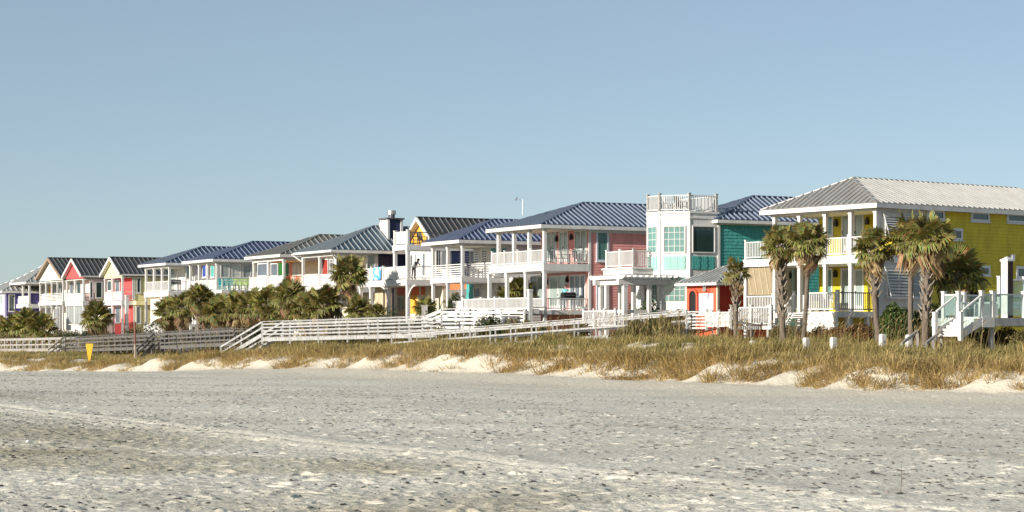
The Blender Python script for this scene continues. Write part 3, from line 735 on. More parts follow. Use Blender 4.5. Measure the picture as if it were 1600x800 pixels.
patch_x(hW, 2.9, 621, 664, 449, 461.5, ORP); patch_x(hW, 2.9, 641, 652, 461.6, 490, OYEL); wx(hW, 2.9, 622, 634, 462, 484, G_PALE)
patch_x(hW, 2.6, 656.5, 657.5, 447, 485, WHITE, 'pilaster', .1)
h_ = hW; zr_ = z2
hW.railing((0, 0), (0, Wf), z2, h=1.0, style='board', posts=3, pw=.16); hW.railing((.13, -.05), (DW, -.05), z2, h=1.0, style='slim', m=STEEL, posts=0, pw=.06)
hW.box('terrace_floor', -.16, DW, -.15, y18+.15, z3b, z3, WHITE)
hW.railing((0, 0), (0, y18), z3, h=1.0, style='board', posts=0, pw=.2); hW.railing((.13, -.03), (DW+1.6, -.03), z3, h=.95, style='slim', m=IRON, posts=1, pw=.06)
hW.box('terrace_floor', DW, DW+2, -.14, y18+.14, z3b+.01, z3-.01, WHITE)
for (a, b, c, d, g_, dr) in ((642, 646, 397, 417, G_DARK, 0), (649, 652, 396, 417, G_DARK, 0), (661, 666, 394, 436, G_GREY, 1)): wx(hW, DW, a, b, c, d, g_, door=bool(dr))
wy(hW, -.05, 680, 690, 390, 430, G_GREY, mx=1); patch_y(hW, -.05, 705, 736, 386, 430, NAVY, 'navy_wall')
# amber gable with charcoal roof
xg = DW+1.8; yga, ygb = hW.ly(673.5, xg), hW.ly(646, xg); ygm = (yga+ygb)/2; zgr = hW.z(340, xg, ygm); zge = hW.z(361.5, xg, yga)
yga2 = yga-.75; zge = zgr-(zgr-zge)*(ygm-yga2)/(ygm-yga)
hW.gable(xg-.5, LW+4, yga2, 2*ygm-yga2, zge, zgr, RF_CHAR, xg, OYEL, (yga-.4, ygb+.4), sp=.5)
hW.box('upper_wall', xg+.2, LW, yga-.35, ygb+.35, hW.z(380), zge-.2, OYEL)

# ---- navy house with steel-blue roof
hN = House('navy_house', 'navy house with steel blue hip roof and square chimney', 524, 0, TH)
DN = 3.6; LN = 18
W, zf, zb, zm, ze, ys = base(hN, [474, 500], DN, LN, 446, 456, 399.5, 391.5, NAVY, frontm=CREAM)
roof_hip(hN, W, LN, 390, (583, 353.5), RF_STEELB, o=.6, sp=.5)
hN.railing((0, 0), (0, W), zf, h=.95, style='board', posts=1, pw=.14); hN.railing((.1, 0), (DN, 0), zf, h=.95, style='board', posts=-1)
wx(hN, DN-.025, 502, 514, 404, 440, DRED, door=True); wx(hN, DN-.025, 516, 521, 404, 430, G_GREY, mz=4); wx(hN, DN-.025, 480, 492, 402, 440, CURT, door=True, leafs=2)
patch_x(hN, DN-.025, 493, 496, 402, 440, DRED)
wy(hN, -.1, 572, 587, 397, 428, G_PALE, tw=.12); xx = hN.lx(588.5, -.1); hN.box('corner_board', xx-.1, xx+.1, -.17, -.1, -.3, ze-.22, WHITE)
hN.box('porch_side_wall', DN+.05, xx-.1, -.135, -.1, -.3, ze-.22, WHITE)
xk = hN.lx(606.5, 1.2); x2 = xk+1.2; zk = hN.z(342.5, xk, 1.2)
ch = MB().box(xk, x2, 1.2, 2.4, ze, zk).build('chimney', NAVY, hN.root)
for (cx, cy) in ((xk, 1.2), (x2, 1.2), (xk, 2.4)): MB().box(cx-.1, cx+.1, cy-.1, cy+.1, ze, zk-.004).build('corner_board', WHITE, ch)
MB().box(xk-.2, x2+.2, 1.0, 2.6, zk, zk+.12).build('chimney_cap', IRON, ch)
MB().box(xk-.03, xk-.001, 1.3, 2.3, ze, zk-.006).build('chimney_panel', WHITE, ch)
MB().tube([(xk+.6, 1.8, zk+.1), (xk+.6, 1.8, zk+.42)], .27, 14).build('flue', IRON, ch)
MB().tube([(xk+.6, 1.8, zk+.42), (xk+.6, 1.8, zk+.75)], .38, 14).build('flue_cap', STEEL, ch)
xv = hN.lx(598, W/2); MB().tube([(xv, W/2, hN.z(355, xv, W/2)), (xv, W/2, hN.z(349, xv, W/2))], .42, 16).build('roof_vent', STEEL, hN.root)
b = MB(); z0 = hN.z(391.5, -.6, -.6); b.tube([(-.72, -.66, z0-.1), (-.1, -.2, z0-.55), (0, -.14, z0-.6)], .06, 6); b.tube([(0, -.14, z0-.6), (0, -.14, 0)], .05, 6); b.build('downspout', WHITE, hN.root)
MB().box(-.79, -.655, -.66, W+.66, z0-.12, z0-.02).build('gutter', WHITE, hN.root)
b = MB(); b.tube([(-.72, W+.6, z0-.1), (-.2, W+.1, z0-.6), (-.05, W+.05, z0-.7)], .06, 6); b.build('downspout', WHITE, hN.root)

# ---- white house with grey roof, green shutter and orange wall
hG = House('grey_roofed_house', 'white house with grey roof, green shutter and orange doorway', 443.5, 0, TH)
DG = 3.4; LG = 15
W, zf, zb, zm, ze, ys = base(hG, [397, 420], DG, LG, 449, 456, 407, 398, WHITE, frontm=CREAM, ceil=OYEL)
roof_hip(hG, W, LG, 397, (500, 367), RF_GREY, o=.6, sp=.55)
hG.railing((0, 0), (0, W+.9), zf, h=1.0, style='board', posts=1, pw=.14); hG.railing((.1, 0), (DG, 0), zf, h=1.0, style='slim', m=IRON, posts=-1)
hG.box('porch_floor', -.18, DG, W+.18, W+.95, zb, zf-.004, WHITE)
wx(hG, DG-.025, 403, 419, 411, 432, G_GREY); wx(hG, DG-.025, 424, 435, 411, 432, G_GREY); patch_x(hG, DG-.025, 436, 441, 409, 430, GREEN, 'window_shutter'); patch_x(hG, DG-.025, 445, 451, 408, 440, GREEN, 'window_shutter')
patch_x(hG, DG-.025, 452, 457, 408, 446, ORP); wx(hG, DG-.025, 458, 470, 406, 446, CURT, door=True, leafs=2)

# ---- white house with blue roof, screened side
hC = House('shuttered_house', 'white house with royal blue roof and blinds along its screened side', 339, 0, TH)
DC = 3.2; LC = 15
W, zf, zb, zm, ze, ys = base(hC, [298, 311.5, 325], DC, LC, 453, 458, 411.5, 405, WHITE)
roof_hip(hC, W, LC, 404.5, (396, 377.5), RF_BLUE, o=.6, sp=.5)
hC.railing((0, 0), (0, W), zf, h=.95, style='board', posts=-1)
for a, m_ in ((305, BLUEP), (318, TEAL), (332, BLUEP)): wx(hC, DC, a+12, a+18, 411, 434, m_)
zs0, zs1 = hC.z(434), zm
for i, (a, b) in enumerate(((343.5, 358.5), (361, 376), (378, 392))):
    xa, xb_ = hC.lx(a), hC.lx(b); f = hC.window('y', -.06, xa, xb_, zs0, zs1-.05, G_SHADE if i != 1 else CURT, mz=7 if i == 1 else 0)
xe = hC.lx(395); hC.box('side_porch_post', xe-.1, xe+.1, -.1, .1, -.3, zm, WHITE)
hC.box('side_porch_wall', .12, DC-.04, -.055, .05, zs0-.1, zm, WHITE)
hC.box('side_balcony', -.1, xe, -1.4, -.18, zb, zf-.01, WHITE); hC.railing((0, -1.3), (xe, -1.3), zf, h=.85, style='slim', m=WHITE, posts=0, pw=.09)

# ---- white house with navy roof
hD = House('navy_roofed_house', 'narrow white house with dark navy roof and open two-storey porch', 265, 0, TH)
DD = 2.6; LD = 14
W, zf, zb, zm, ze, ys = base(hD, [228.5, 241, 253.5], DD, LD, 455, 463, 418, 411.5, WHITE, lowcols=[228.5, 253.5], f1=506)
roof_hip(hD, W, LD, 410.5, (316, 385.5), RF_NAVY, o=.6, sp=.55)
hD.railing((0, 0), (0, W), zf, h=1.0, style='picket', posts=-1); hD.railing((.1, 0), (DD+2, 0), zf, h=1.0, style='slim', m=WHITE, posts=1, pw=.1)
wx(hD, DD, 266, 275, 415, 452, G_PALE, door=True); wy(hD, -.1, 290, 298, 414, 436, G_PALE); wx(hD, DD, 236, 252, 467, 505, PALEG); wx(hD, DD, 258, 266, 470, 500, G_DARK)

# ---- gabled houses
def gabled(name, label, near, cols, eave_n, apex, f2, band, beam, D, L, wallm, gm, side_m, trimc=None, q0=0.0, roof=RF_CHAR, low=True, rail='board', gtrim=None, ww=.2):
    h = House(name, label, near, q0, TH); W, zf, zb, zm, ze, ys = base(h, cols, D, L, f2, band, beam, beam-4, side_m, frontm=wallm, cw=ww)
    zr = h.z(apex[1], -.3, W/2); o = .45; zt = h.z(eave_n[1], -.3, -o)
    h.gable(-.45, L+.4, -o, W+o, zt, zr, roof, -.06, gm, (-.1, W+.1), sp=.5, trim=gtrim)
    h.railing((0, 0), (0, W), zf, h=.95, style=rail, posts=-1)
    return h, W, D, zf, zb, zm, ze
h, W, D, zf, zb, zm, ze = gabled('pale_yellow_house', 'pale yellow gabled house with red porch wall and charcoal roof', 191.5, [164.5, 176.5], (189, 428), (172, 402), 470, 476.5, 434, 1.1, 15, RED, LYEL, LYEL)
h.railing((.1, 0), (D+3, 0), zf, h=.95, style='slim', m=LPINK, posts=1, pw=.09); h.box('side_balcony', D-.03, D+4, -1.0, -.12, zb, zf-.01, LYEL)
wx(h, D-.025, 169, 175, 438, 455, G_DARK); wx(h, D-.025, 181, 188, 437, 468, G_GREY, door=True)
wy(h, -.1, 206.5, 211, 435, 469, CURT, door=True); wy(h, -.1, 213, 220, 434, 458, G_DARK); patch_y(h, -.1, 208, 210.5, 478, 505, WHITE); wy(h, -.1, 212, 220, 478, 506, G_DARK); wx(h, D-.025, 170, 176, 480, 500, G_DARK); wx(h, D-.025, 181, 189, 478, 505, G_GREY)
h.railing((-2.2, W+.4), (-2.2, -.8), h.z(518, -2, 0), h=1.9, style='board', posts=1, pw=.1)
yy = h.ly(198, -2.2); h.column(-2.2, yy, -.3, h.z(461, -2.2, yy), .3)
h, W, D, zf, zb, zm, ze = gabled('coral_house', 'narrow white house with coral red gable and screened lower porch', 131, [105, 117.5], (127.5, 430.5), (112, 404.5), 471.5, 477.5, 437, 1.2, 15, LPINK, RED, LPINK)
h.railing((.1, 0), (D+1.5, 0), zf, h=.95, style='lattice', m=LPINK, posts=1, pw=.1)
wx(h, D-.025, 121, 127, 440, 465, G_DARK); wx(h, D-.025, 110, 115, 440, 468, G_GREY); wy(h, -.1, 149, 160, 440, 466, G_DARK); wy(h, -.1, 140, 145.5, 439, 469, G_DARK, door=True)
h.box('side_balcony', D-.03, D+3, -.5, -.12, zb, zf-.01, LPINK)
for i in range(6):
    y0 = .15+(W-.3)*i/6; sc = h.box('porch_screen', -.02, .01, y0+.03, y0+(W-.3)/6-.03, h.z(506), zb-.05, G_SHADE)
h.box('lower_half_wall', -.05, .05, .1, W-.1, -.4, h.z(507), WHITE)
h.railing((-.9, -.2), (-.9, W), -.6, h=1.0, style='board', posts=1)
h, W, D, zf, zb, zm, ze = gabled('pale_gabled_house', 'white house with pale gable, brown rake boards and slim porch bars', 99, [63, 72, 81, 90], (97, 433), (80, 403), 471.5, 476, 439.5, 2.6, 15, CREAM, PALEG, PALEG, rail='bars', gtrim=mat('brown_trim', (.30, .22, .15), .6), ww=.16)
wx(h, D-.025, 77, 81, 440, 470, OYEL, door=True); wx(h, D-.025, 90, 95, 441, 470, G_DARK, door=True); wx(h, D-.025, 87, 94, 480, 518, G_GREY, door=True); wx(h, D-.025, 70, 76, 441, 468, G_PALE)
# ---- far hip houses
hE = House('silver_roofed_house', 'white porch house with light silver hip roof at the far left', 46, 0, TH)
W, zf, zb, zm, ze, ys = base(hE, [25.5, 36], 2.8, 13, 475, 481, 445.5, 441.5, WHITE)
roof_hip(hE, W, 13, 440.5, (76, 411), RF_SILV, o=.6, sp=.6)
hE.railing((0, 0), (0, W), zf, h=.95, style='board', posts=-1); hE.railing((.1, 0), (2.8, 0), zf, h=.95, style='slim', m=IRON, posts=-1)
wx(hE, 2.8, 38, 44, 450, 470, G_GREY); wx(hE, 2.8, 49, 54, 448, 473, G_PALE, door=True)
hV = House('purple_house', 'purple and lavender house with silver roof at the left edge', 8, -1.5, TH)
wl = hV.wall(0, 12, 0, 8, -.3, hV.z(455), PURP, front=False); o = hV.box('front_wall', -.03, 0, .01, 8, -.3, hV.z(455), LAV); hV.siding(o, 'x', -.03, .01, 8, -.3, hV.z(455), LAV)
hV.hip(-.5, 12.5, -.5, 8.5, hV.z(454.5, -.5, -.5), (3.6, 4, hV.z(431, 3.6, 4)), (8.5, 4, hV.z(431, 3.6, 4)), RF_SILV, sp=.6)
wy(hV, 0, 13, 23, 460, 487, G_DARK); wx(hV, -.03, 1, 5, 461, 475, G_PALE); hV.box('porch_trim', -.2, 12, -.3, -.04, hV.z(497), hV.z(494), WHITE); hV.box('corner_board', -.09, .12, -.09, -.04, -.3, hV.z(455.5), LAV)

# ---- orange hut
hH = House('orange_hut', 'small red orange stucco hut with arched doorway beside the yellow house', 1120, -2.0, TY, cat='hut')
Wh = hH.ly(1073); zt = hH.z(442); Lh = 4.2
hH.box('front_wall', 0, .12, 0, Wh, -.3, zt, ORANGE); wl = hH.box('wall', .12, Lh, .01, Wh, -.3, zt-.01, REDO); hH.siding(wl, 'y', .01, .12, Lh, -.3, zt-.02, REDO, .16)
hH.box('corner_board', -.03, .13, -.07, -.002, -.3, zt-.02, CREAM)
y0, y1 = hH.ly(1091), hH.ly(1078.5); r = (y1-y0)/2; zsp = hH.z(452)-r; n = 9
poly = [(-.06, y0, -.3), (-.06, y0, zsp)]+[(-.06, y0+r-r*math.cos(math.pi*i/n), zsp+r*math.sin(math.pi*i/n)) for i in range(1, n)]+[(-.06, y1, zsp), (-.06, y1, -.3)]
dr = MB().prism(poly, (.055, 0, 0)).build('arched_doorway', BLACK, hH.root)
pts = [Vector(p)+Vector((-.03, 0, 0)) for p in poly]
bb = MB()
for p, q in zip(pts[:-1], pts[1:]): bb.beam(p, q, .1, .1)
bb.build('door_surround', ORANGE, dr)
patch_x(hH, 0, 1092.5, 1115, 458.5, 490, TRIM, 'white_panel'); patch_x(hH, 0, 1101, 1106, 444, 455, STEEL, 'meter_box', .15)
MB().tube([(-.08, hH.ly(1110), zt-.05), (-.1, hH.ly(1107.5), zt-.9)], .02, 5).build('pipe', IRON, hH.root)
zt = hH.z(441.5, -.4, -.4); xr = hH.lx(1142, Wh/2)
hH.hip(-.45, Lh+.45, -.45, Wh+.45, zt, (xr, Wh/2, hH.z(414, xr, Wh/2)), (xr+.3, Wh/2, hH.z(414, xr, Wh/2)), RF_SILV, m_side=RF_SILV, sp=.35, fh=.14)

# ---- pergola
hR = House('pergola', 'white timber pergola in front of the bay tower', 976, -3.0, TH, cat='pergola')
Wr = hR.ly(939); Lr = hR.lx(1052); zb, zt = hR.z(445), hR.z(436)
for x in (0, Lr*.5, Lr):
    for y in (0, Wr): hR.column(x, y, -.5, zb+.02, .26 if x == 0 and y == 0 else .22)
for y in (0, Wr): hR.box('side_beam', -.5, Lr+.4, y-.14, y+.14, zb+.021, zt, WHITE)
for x in (-.02, Lr): hR.box('cross_beam', x-.1, x+.1, .14, Wr-.14, zb+.021, zt-.004, WHITE)
n = 11
for i in range(n):
    x = -.4+(Lr+.7)*i/(n-1); y0, y1 = -.7, Wr+.7
    MB().prism([(x-.04, y0, zt+.14), (x-.04, y0, zt+.22), (x-.04, y1, zt+.22), (x-.04, y1, zt+.14), (x-.04, y1-.25, zt+.004), (x-.04, y0+.25, zt+.004)], (.08, 0, 0)).build('rafter', WHITE, hR.root)
for i in range(4):
    y = -.3+(Wr+.6)*i/3; hR.box('purlin', -.55, Lr+.45, y-.03, y+.03, zt+.222, zt+.27, WHITE)
hR.box('low_rail', -.04, .04, .14, Wr-.14, hR.z(489), hR.z(484), WHITE); hR.box('low_rail', .14, Lr-.12, -.04, .04, hR.z(489), hR.z(484), WHITE)
# ------------------------------------------------------------------ boardwalks
def walk(name, label, top, width, heights, m, spacing=1.5, pw=.10, railh=1.0, rw=(.045, .13), cap=True, drop=.5, deck=True, cat='boardwalk', offx=None, tall=0.0):
    """top: points of the near handrail's top edge (world); the walk lies landward of it"""
    root = thing(name, label, cat, (top[0].x, top[0].y, top[0].z-railh), 0, 'wooden boardwalks over the dune'); o = Vector((top[0].x, top[0].y, top[0].z-railh))
    U = Vector((0, 0, 1)); segs = list(zip(top[:-1], top[1:])); off = offx or Vector((VX, VY, 0))*width
    for side in (0, 1):
        for (a, b) in segs:
            a = a-o+off*side; b = b-o+off*side; d = b-a; n = max(1, round(Vector((d.x, d.y, 0)).length/spacing))
            for hh in heights:
                MB().beam(a+U*(hh-railh-rw[1]/2), b+U*(hh-railh-rw[1]/2), rw[0], rw[1]).build('rail', m, root)
            if cap: MB().beam(a+U*.025, b+U*.025, .16, .04).build('cap_rail', m, root)
            for i in range(n+1):
                c = a+d*(i/n)+Vector((.06, .06, 0))*(1 if side else -1)*0
                MB().box(c.x-pw/2, c.x+pw/2, c.y-pw/2+.085, c.y+pw/2+.085, c.z-railh-drop, c.z-.01+tall).build('post', m, root)
    if deck:
        k = MB()
        for (a, b) in segs:
            a = a-o-U*railh; b = b-o-U*railh; n = max(1, int((b-a).length/.15))
            for i in range(n):
                p = a+(b-a)*((i+.04)/n); q = a+(b-a)*((i+.96)/n)
                k.add([p, q, q+off, p+off, p-U*.04, q-U*.04, q+off-U*.04, p+off-U*.04], BOXF)
            MB().beam(a-U*.17+off*.02, b-U*.17+off*.02, .05, .24).build('joist', m, root)
        k.build('deck_board', m, root, kind='stuff')
    return root
walk('grey_boardwalk', 'weathered pale grey boardwalk crossing the dune in front of the pergola', [at(612, -14, 522), at(1073, -5.5, 485.5)], 1.7, [.96, .5], WHITE2, 1.45, .09, 1.0, rw=(.04, .10))
walk('white_boardwalk', 'long white boardwalk with five board sides left of the pink house', [at(410, -11.5, 503), at(690, -7, 493.5)], 1.6, [.98, .74, .5, .26], WHITE2, 3.2, .12, 1.1, rw=(.04, .10))
walk('white_board_platform', 'raised white board platform beside the blue roofed house', [at(690, -6, 483.5), at(735, -5.2, 483), at(783, -4.2, 484)], 1.7, [.98, .74, .5, .26], WHITE, 1.6, .13, 1.1, rw=(.04, .14))
walk('white_ramp', 'short white ramp up to the board platform', [at(660, -6.8, 496.5), at(690, -6.05, 484)], 1.4, [.98, .7, .42], WHITE, 1.3, .11, 1.0)
walk('dark_boardwalk', 'dark weathered boardwalk with many posts behind the brown post', [at(237, -9.5, 520), at(366, -8.5, 512.5)], 1.5, [.98, .62, .25], DARKW, .9, .09, 1.1, rw=(.045, .12))
walk('old_boardwalk', 'low grey weathered boardwalk behind the yellow sign', [at(102, -9.5, 527.5), at(237, -9.6, 520.3)], 1.5, [.98, .62, .25], DARKW, 1.6, .11, 1.1, rw=(.045, .13))
walk('far_boardwalk', 'pale grey boardwalk at the left edge of the dune', [at(-20, -9.3, 530.5), at(98, -9.4, 527.6)], 1.5, [.98, .45], GREYW, 2.2, .13, 1.0, rw=(.045, .13))
def stairs(name, label, top, bot, width, m, steps=7, railh=1.0, mid=True, cat='stairs', posts=2):
    root = thing(name, label, cat, bot, 0, 'wooden stairs on the dune'); o = Vector(bot); U = Vector((0, 0, 1)); a = Vector(top)-o; b = Vector((0, 0, 0)); off = Vector((VX, VY, 0))*width
    for side in (0, 1):
        MB().beam(a+off*side, b+off*side, .07, .12).build('handrail', m, root)
        if mid: MB().beam(a+off*side-U*.42, b+off*side-U*.42, .045, .12).build('mid_rail', m, root)
        MB().beam(a+off*side-U*(railh-.08), b+off*side-U*(railh-.08), .05, .26).build('stringer', m, root)
        for i in range(posts+1):
            c = b+(a-b)*(i/posts)+off*side; MB().box(c.x-.05, c.x+.05, c.y+.05, c.y+.15, c.z-railh-.4, c.z+.02).build('post', m, root)
    for i in range(steps):
        c = b+(a-b)*((i+.5)/steps)-U*(railh-.12); dd = Vector((a.x, a.y, 0)).normalized()*.14
        MB().add([c-dd, c+dd, c+dd+off, c-dd+off, c-dd+U*.04, c+dd+U*.04, c+dd+off+U*.04, c-dd+off+U*.04], BOXF).build('tread', m, root)
    return root
stairs('white_stairs', 'white wooden stairs down to the sand at the end of the white boardwalk', at(409, -11.5, 503.5), at(345, -13.4, 542), 1.6, WHITE2, 8)
stairs('dark_stairs', 'dark weathered steps by the brown post', at(241, -9.8, 521), at(213, -11.5, 547), 1.3, DARKW, 6)
stairs('old_stairs', 'thin grey steps at the end of the old boardwalk', at(101, -9.6, 526), at(75, -11.3, 547), 1.2, GREYW, 6)
stairs('dune_handrails', 'pale wooden steps sunk in the grass left of the glass railed deck', at(1434, -10.5, 517), at(1409, -12.5, 537), 1.3, GREYW, 5, .9, mid=False)

# ------------------------------------------------------------------ glass railed deck at the right edge
gd = House('glass_railed_deck', 'white raised deck with glass railing panels and white stairs at the right edge', 1534, -8.0, R(35), cat='deck', gz=E-.9)
zd = gd.z(496); x1 = gd.lx(1553, 0); 
# local: stairs rise along +x; near corner of deck at (0, 0)
Wd = gd.ly(1494); Ld = 9.0
gd.box('deck', 0, x1, -.05, Wd+.9, zd-.42, zd, WHITE); gd.box('deck', x1, x1+Ld, -.05, Wd+2.2, zd-.36, zd-.01, WHITE2)
for (x, y) in ((x1, 0), (x1+3, 0), (x1+6, 0)): gd.box('support_post', x-.1, x+.1, y+.05, y+.25, -.6, zd-.43, GREYW)
def gpost(x, y, z=zd, h=1.12, w=.16):
    return MB().box(x-w/2, x+w/2, y-w/2, y+w/2, z+.002, z+h).box(x-w/2-.02, x+w/2+.02, y-w/2-.02, y+w/2+.02, z+h+.001, z+h+.04).build('post', WHITE, gd.root)
def gpanel(p, q, z=zd, z2=None, h=1.0, rm=None):
    A = Vector((p[0], p[1], z)); B = Vector((q[0], q[1], z if z2 is None else z2)); U = Vector((0, 0, 1)); d = (B-A).normalized()*.09
    r = MB().beam(A+d+U*h, B-d+U*h, .09, .06).build('top_rail', rm or WHITE, gd.root)
    n = Vector((d.y, -d.x, 0)).normalized()*.008
    MB().add([A+d-n+U*.1, A+d+n+U*.1, B-d+n+U*.1, B-d-n+U*.1, A+d-n+U*(h-.03), A+d+n+U*(h-.03), B-d+n+U*(h-.03), B-d-n+U*(h-.03)], BOXF).build('glass_panel', G_CLEAR, r)
ps = [(.08, .08), (x1, .08), (x1+2.0, .08), (x1+4.0, .08), (x1+6.0, .08)]
for p in ps: gpost(*p)
for p, q in zip(ps[:-1], ps[1:]): gpanel(p, q, rm=WHITE if p[0] < x1 else STEEL)
pb = [(.08, Wd-.05), (x1+.6, Wd+.8), (x1+2.6, Wd+.9), (x1+4.6, Wd+.9)]
gpost(.08, Wd-.05); gpost(.08, Wd+.8); gpanel((.08, Wd+.8), (x1+.6, Wd+.8)); gpanel((.08, Wd-.05), (.08, Wd+.8))
for p in pb[1:]: gpost(*p)
for p, q in zip(pb[1:-1], pb[2:]): gpanel(p, q)
# stairs run down to the dune along -x
xe = gd.lx(1501, 0); zs = gd.z(527, xe, 0); ns = 6
for i in range(ns):
    t0, t1 = i/ns, (i+1)/ns; zz = zs+(zd-zs)*(i+.6)/ns
    gd.box('tread', xe+(0-xe)*t0-.06, xe+(0-xe)*t1-.02, .08, Wd-.08, zz-.05, zz, WHITE); gd.box('riser', xe+(0-xe)*t1-.06, xe+(0-xe)*t1-.022, .09, Wd-.09, zz+.002, zz+(zd-zs)/ns-.052, WHITE)
for y in (0.0, Wd):
    MB().beam((xe, y, zs+.1), (0, y, zd-.15), .07, .34).build('stringer', WHITE, gd.root)
    gpost(xe, y, zs-.15, 1.2, .17); gpanel((xe, y), (.0, y), zs+.12, zd+.02, .95)
# upper landing further right
xu, yu = gd.lx(1562, 2.6), 2.6; zu = zd+.75
gd.box('landing', xu, xu+6, yu, yu+2.5, zu-.3, zu, WHITE)
for i in range(4): gpost(xu+.1+i*1.7, yu+.1, zu)
for i in range(3): gpanel((xu+.1+i*1.7, yu+.1), (xu+1.8+i*1.7, yu+.1), zu)
MB().beam((xu+1.9, yu-1.2, zd+.95), (xu+4.2, yu-.1, zu+1.9), .08, .1).build('handrail', WHITE, gd.root)
gd.box('bench', x1+.6, x1+1.6, 1.2, 1.7, zd+.004, zd+.62, WHITE)
# tall shower pillar
sp = gd.world(gd.lx(1574, 1.0), 1.0, zd+.004); hp = gd.z(405, gd.lx(1574, 1.0), 1.0)-zd
pt = thing('capped_pillar', 'tall square pillar, white and dark brown faces, with white pyramid cap', 'pillar', sp, R(35))
MB().box(-.17, .19, -.165, .17, 0, hp-.1).build('brown_panel', BROWN, pt); MB().box(-.20, -.171, -.185, .185, 0, hp-.1).build('white_panel', WHITE, pt)
MB().box(-.24, .22, -.22, .22, hp-.099, hp-.02).add([(-.22, -.20, hp-.019), (.20, -.20, hp-.019), (.20, .20, hp-.019), (-.22, .20, hp-.019), (-.03, 0, hp+.12)], [(0, 1, 4), (1, 2, 4), (2, 3, 4), (3, 0, 4), (3, 2, 1, 0)]).build('cap', WHITE, pt)

# ------------------------------------------------------------------ palms
def leafmat(name, trans, var):
    m = mat(name, (0, 0, 0), .55, var=var, scale=3, attr='Col', trans=trans, spec=.35)
    n = m.node_tree.nodes; l = m.node_tree.links
    mx = [k for k in n if k.type == 'MIX'][0]; src = mx.inputs['A'].links[0].from_socket
    oi = n.new('ShaderNodeObjectInfo'); hs = n.new('ShaderNodeHueSaturation'); mr = n.new('ShaderNodeMapRange'); mr.inputs[3].default_value = .65; mr.inputs[4].default_value = 1.35
    m2 = n.new('ShaderNodeMapRange'); m2.inputs[3].default_value = .49; m2.inputs[4].default_value = .512
    l.new(oi.outputs['Random'], mr.inputs[0]); l.new(mr.outputs[0], hs.inputs['Value']); l.new(oi.outputs['Random'], m2.inputs[0]); l.new(m2.outputs[0], hs.inputs['Hue'])
    l.new(src, hs.inputs['Color']); l.new(hs.outputs[0], mx.inputs['A']); return m
FROND = leafmat('palm_frond', .25, .12)
BARK = mat('palm_bark', (.165, .132, .105), .9, var=.22, scale=9, bump=.8, bscale=14)
BOOT = mat('palm_boot', (.30, .25, .20), .9, var=.25, scale=6, bump=.6, bscale=18)
def frond_mesh(seed, dead=False, droop=.25):
    r = random.Random(seed); V = []; Fc = []; C = []
    ga = (.15, .15, .040); gb = (.30, .25, .08); tip = (.46, .35, .14); br = (.30, .215, .10); br2 = (.50, .38, .20)
    def v(p, c): V.append(p); C.append(c); return len(V)-1
    pl = .46
    def cen(t): return (t, 0, .10*math.sin(t*1.6)-droop*t*t*.9)
    pts = [cen(pl*i/3) for i in range(4)]
    for i in range(3):
        (x0, y0, z0), (x1, y1, z1) = pts[i], pts[i+1]; w = .022-.004*i; c = br if dead else gb
        k = [v((x0, -w, z0), c), v((x0, w, z0), c), v((x1, w, z1), c), v((x1, -w, z1), c), v((x0, 0, z0-.02), c), v((x1, 0, z1-.02), c)]
        Fc += [(k[0], k[1], k[2], k[3]), (k[0], k[3], k[5], k[4]), (k[1], k[4], k[5], k[2])]
    N = 24 if not dead else 15; span = 2.05 if not dead else 1.0
    for i in range(N):
        f = (i+.5)/N*2-1; ph = f*span+r.uniform(-.04, .04); bt = pl+.16*(1-abs(f)); bx, by, bz = cen(bt)
        ln = (.62-.16*abs(f)+r.uniform(-.05, .05))*(1 if not dead else .9); dx, dy = math.cos(ph), math.sin(ph); px, py = -dy, dx
        w = .042+r.uniform(-.006, .006); fold = .025+.05*abs(f)
        g = tuple(a+(b-a)*r.random() for a, b in zip(ga, gb)) if not dead else tuple(a+(b-a)*r.random() for a, b in zip(br, br2))
        tc = tip if not dead else br
        dz1 = -droop*.10-.05*abs(f); dz2 = -droop*(.45+.3*r.random())-.10*abs(f)-(.35 if dead else 0)
        m1 = ln*.6; m2 = ln*(.86 if not dead else .75)
        b0 = v((bx, by, bz), g)
        l1 = v((bx+dx*m1+px*w, by+dy*m1+py*w, bz+dz1+fold*.3), g); r1 = v((bx+dx*m1-px*w, by+dy*m1-py*w, bz+dz1+fold*.3), g); c1 = v((bx+dx*m1, by+dy*m1, bz+dz1-.012), g)
        tw = r.uniform(-.05, .05)
        l2 = v((bx+dx*m2+px*(w*.55+tw), by+dy*m2+py*(w*.55+tw), bz+dz1*.5+dz2*.75), g); r2 = v((bx+dx*m2-px*(w*.55-tw), by+dy*m2-py*(w*.55-tw), bz+dz1*.5+dz2*.75-.02), g)
        e = v((bx+dx*ln+px*tw*1.6, by+dy*ln+py*tw*1.6, bz+dz2*1.25), tc)
        Fc += [(b0, c1, l1), (b0, r1, c1), (l1, c1, l2), (c1, r1, r2), (c1, r2, l2), (l2, r2, e)]
    me = bpy.data.meshes.new('frond'); me.from_pydata(V, [], Fc); a = me.attributes.new('Col', 'FLOAT_COLOR', 'POINT')
    a.data.foreach_set('color', [x for c in C for x in (*c, 1)]); me.materials.append(FROND); me.update(); return me
FG = [frond_mesh(i, False, d) for i, d in enumerate((.05, .10, .16, .24, .34, .46))]
FD = [frond_mesh(20+i, True, d) for i, d in enumerate((.4, .6, .9))]
